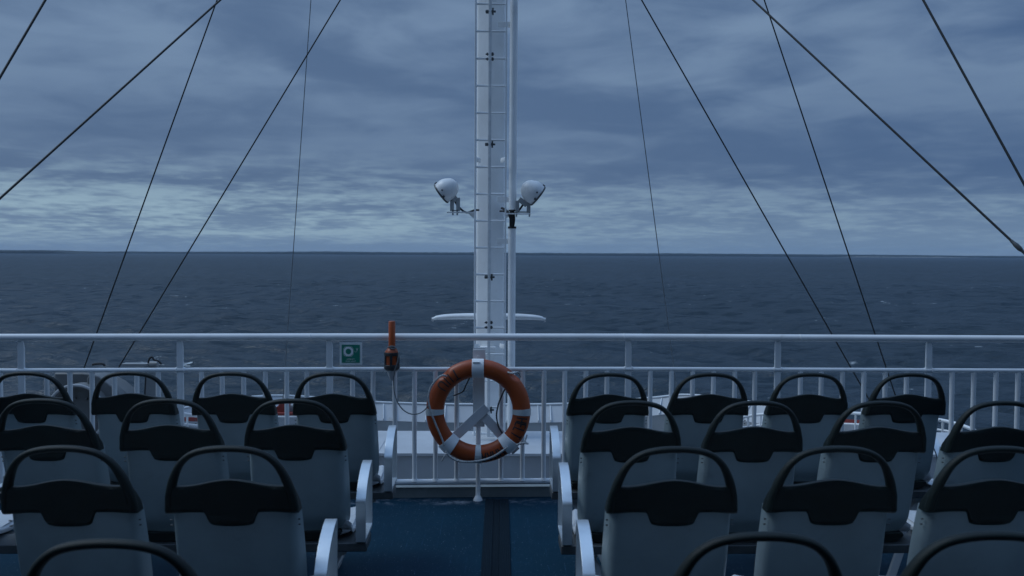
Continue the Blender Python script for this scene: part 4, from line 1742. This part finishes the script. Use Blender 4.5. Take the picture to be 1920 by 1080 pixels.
ctr = Wp(152, 772)
r_out = (Wp(206, 772) - ctr).length
Mw = Matrix.Translation(ctr) @ Matrix.Rotation(R(90), 4, 'X')
mb = MB()
mb.lathe([(0.0, 0.0), (r_out * 0.88, 0.0), (r_out * 0.90, 0.10), (r_out * 1.0, 0.10), (r_out * 1.0, -0.07), (r_out * 0.9, -0.09), (0.0, -0.09)], Mw, 48)
for k in range(8):
    a = R(20 + 45 * k)
    mb.cyl(Mw @ Vector((r_out * 0.5 * math.cos(a), r_out * 0.5 * math.sin(a), -0.01)), Mw @ Vector((r_out * 0.5 * math.cos(a), r_out * 0.5 * math.sin(a), 0.03)), 0.014, seg=8)
mb.build('drum_flange', GREYD, root, bevel=0.004, angle=30)
mb = MB()
mb.tube([Mw @ Vector((r_out * 0.985 * math.cos(a), r_out * 0.985 * math.sin(a), 0.105)) for a in [2 * math.pi * k / 60 for k in range(60)]], 0.014, 8, closed=True)
mb.build('flange_rim', CASING, root)  # lighter ring painting in the lit edge of the flange
mb = MB()
poly = [Wp(x, y, WY + 0.35) for x, y in ((118, 694), (172, 694), (200, 697), (232, 715), (262, 740), (300, 800), (300, 880), (118, 880))]
mb.prism([(p.x, p.z) for p in poly], lambda u, w: (u, 0.16, w), lambda u, w: (u, 0.42, w))
mb.build('winch_housing', GREYD, root, bevel=0.02)
mb = MB()
poly = [Wp(x, y, WY + 0.2) for x, y in ((178, 706), (182, 699), (190, 697), (201, 701), (232, 725), (255, 760), (262, 800), (225, 800), (214, 760), (180, 730))]
mb.prism([(p.x, p.z) for p in poly], lambda u, w: (u, 0.02, w), lambda u, w: (u, 0.15, w))
mb.build('arm', GREYD, root, bevel=0.012)
mb = MB()
a, c = Wp(232, 683, WY + 0.5), Wp(280, 682, WY + 0.5)
mb.box(((a.x + c.x) / 2, 0.5, (a.z + c.z) / 2 - 0.005), (c.x - a.x, 0.10, 0.028))
mb.cyl((c.x, 0.5, c.z - 0.01), (Wp(296, 683, WY + 0.5).x, 0.5, c.z - 0.01), 0.036, seg=14)
mb.box((Wp(303, 684, WY + 0.5).x, 0.5, c.z - 0.012), (0.05, 0.03, 0.012))
mb.box((Wp(284, 700, WY + 0.5).x, 0.5, c.z - 0.40), (0.11, 0.07, 0.72))
mb.build('hydraulic_ram', GREYW, root, bevel=0.004)
mb = MB()
mb.tube(catmull([Wp(278, 681, WY + 0.45), Wp(280, 673, WY + 0.45), Wp(285, 669.5, WY + 0.45), Wp(289, 675, WY + 0.45), Wp(297, 677, WY + 0.45), Wp(303, 683, WY + 0.45)], 6), 0.010, 8)
mb.build('hose', RUBBER, root)
mb = MB()
mb.tube(catmull([Wp(173, 684, WY + 0.4), Wp(178, 682.5, WY + 0.4), Wp(186, 682, WY + 0.4), Wp(193, 682.5, WY + 0.4), Wp(197, 686, WY + 0.4)], 6), 0.012, 8)
mb.build('hose', RUBBER, root)
mb = MB()
mb.tube([Wp(274, 694, WY + 0.4), Wp(272, 730, WY + 0.4), Wp(270, 780, WY + 0.4)], 0.008, 8)
mb.build('hose', RUBBER, root)
tag(root, 'grey painted winch with round drum flange and slanted arm beyond the railing', 'winch')

# white locker with red fittings
root = empty('equipment_locker', P(534, 815, 9.45))


def Kp(px, py, Y=9.45):
    return P(px, py, Y) - Vector(root.location)


mb = MB()
a, c = Kp(488, 781), Kp(590, 781)
mb.box(((a.x + c.x) / 2, 0.25, (a.z + CAS_Z - root.location.z) / 2), (c.x - a.x, 0.5, a.z - (CAS_Z - root.location.z)))
mb.build('cabinet', CASING, root, bevel=0.01)
tag(root, 'white steel locker on the casing roof under the red pump, seen between seats', 'locker')
zk = P(534, 781, 9.45).z
root = empty('fire_pump', (P(534, 781, 9.6).x, 9.62, zk))


def Fp(px, py, Y=9.6):
    return P(px, py, Y) - Vector(root.location)


mb = MB()
a, c = Fp(514, 777), Fp(562, 777)
mb.box(((a.x + c.x) / 2, 0, 0.014), (c.x - a.x, 0.22, 0.028))
mb.build('base', RED, root, bevel=0.004)
mb = MB()
poly = [Fp(x, y) for x, y in ((520, 776), (524, 757), (528, 755), (541, 755), (541, 776))]
mb.prism([(p.x, p.z) for p in poly], lambda u, w: (u, -0.06, w), lambda u, w: (u, 0.08, w))
poly = [Fp(x, y) for x, y in ((515.5, 775), (517, 764), (521, 761), (520, 776))]
mb.prism([(p.x, p.z) for p in poly], lambda u, w: (u, -0.05, w), lambda u, w: (u, 0.05, w))
mb.build('housing', RED, root, bevel=0.006)
mb = MB()
mb.cyl(Fp(549, 768), Fp(549, 768) + Vector((0, 0.12, 0)), 0.048, seg=16)
mb.cyl(Fp(546, 761, 9.55), Fp(558, 761, 9.55), 0.02, seg=10)
mb.build('motor', GREYW, root, bevel=0.003)
tag(root, 'red painted pump unit on the white locker, glimpsed between two seats', 'pump')


# side railings of the lower deck, curved, with a red canvas dodger behind each
def low_rail(px_top, px_low, Y0, label):
    rt = empty('lower_railing', P(px_top[0][0], 830, Y0))

    def Q(px, py, Y):
        return P(px, py, Y) - Vector(rt.location)

    t = catmull([Q(*p) for p in px_top], 6)
    l = catmull([Q(*p) for p in px_low], 6)
    mb = MB()
    mb.tube(t, 0.022, 10)
    mb.build('hand_rail', WHITE, rt)
    mb = MB()
    mb.tube(l, 0.015, 10)
    mb.build('lower_rail', WHITE, rt)
    for i in range(2, len(t), 4):
        mb = MB()
        mb.tube([t[i], Vector((t[i].x, t[i].y, t[i].z - 1.05))], 0.016, 8)
        mb.build('post', WHITE, rt)
    return tag(rt, label, 'railing', 'railings of the lower deck')


def dodger(px_line, h, label):
    rt = empty('red_dodger', P(px_line[0][0], 830, px_line[0][2]))
    t = catmull([P(*p) - Vector(rt.location) for p in px_line], 6)
    ga, gb = [], []
    for p in t:
        ga.append([(p.x, p.y, p.z), (p.x, p.y - 0.01, p.z - h)])
        gb.append([(p.x, p.y + 0.012, p.z), (p.x, p.y + 0.002, p.z - h)])
    mb = MB()
    mb.slab(ga, gb)
    mb.build('canvas', RED, rt)
    ga = [[Vector(q) + Vector((0, -0.004, -0.002 - h)) for q in (r_[0], )][0] for r_ in ga]
    mb = MB()
    wa = [[(p.x, p.y - 0.005, p.z), (p.x, p.y - 0.02, p.z - 0.30)] for p in ga]
    wb = [[(p.x, p.y + 0.01, p.z), (p.x, p.y - 0.005, p.z - 0.30)] for p in ga]
    mb.slab(wa, wb)
    mb.build('skirt', CASING, rt)
    return tag(rt, label, 'canvas screen', 'red canvas screens of the lower railings')


low_rail([(1360, 790, 12.6), (1403, 780.5, 12.6), (1442, 776, 12.4), (1520, 774, 12.0), (1590, 774.5, 11.6), (1630, 776.5, 11.3), (1700, 781, 10.9), (1768, 788.5, 10.6), (1818, 803, 10.3), (1860, 825, 10.1)],
         [(1360, 808, 12.6), (1403, 800, 12.6), (1442, 795.5, 12.4), (1520, 794, 12.0), (1590, 795, 11.6), (1630, 797, 11.3), (1700, 800, 10.9), (1768, 807, 10.6), (1800, 815, 10.4), (1850, 835, 10.1)],
         11.5, 'curved white lower-deck handrail across the aisle from the green sign, beyond the seats')
low_rail([(250, 772, 11.0), (325, 774, 11.4), (366, 779.5, 11.7), (440, 790, 12.2), (500, 802, 12.5)],
         [(250, 792, 11.0), (325, 793.5, 11.4), (366, 797.5, 11.7), (440, 806, 12.2), (500, 818, 12.5)],
         11.4, "white lower-deck handrail between the winch and the red pump, beyond the seats")
dodger([(1380, 785, 12.9), (1442, 780.5, 12.7), (1520, 780, 12.4), (1600, 787, 12.0), (1650, 790, 11.7)], 0.055, 'red canvas strip behind the curved lower handrail, between seat backs')
dodger([(290, 784.5, 12.0), (330, 783, 12.1), (366, 782.5, 12.2), (430, 786, 12.6)], 0.055, 'red canvas strip behind the lower handrail near the grey winch')

# ================================================================== AIR
mb = MB()
mb.box((0, 3400, 20), (9000, 7200, 66))
haze = mb.build('haze', [], smooth=False)
hm = bpy.data.materials.new('haze_air')
hm.use_nodes = True
hm.node_tree.nodes.clear()
hb = NB(hm.node_tree)
ho = hb.n('ShaderNodeOutputMaterial')
hv = hb.n('ShaderNodeVolumePrincipled')
hv.inputs['Color'].default_value = (0.50, 0.72, 1.0, 1)
hv.inputs['Density'].default_value = 0.00005
hm.node_tree.links.new(hv.outputs[0], ho.inputs['Volume'])
haze.data.materials.append(hm)
tag(haze, kind='stuff')
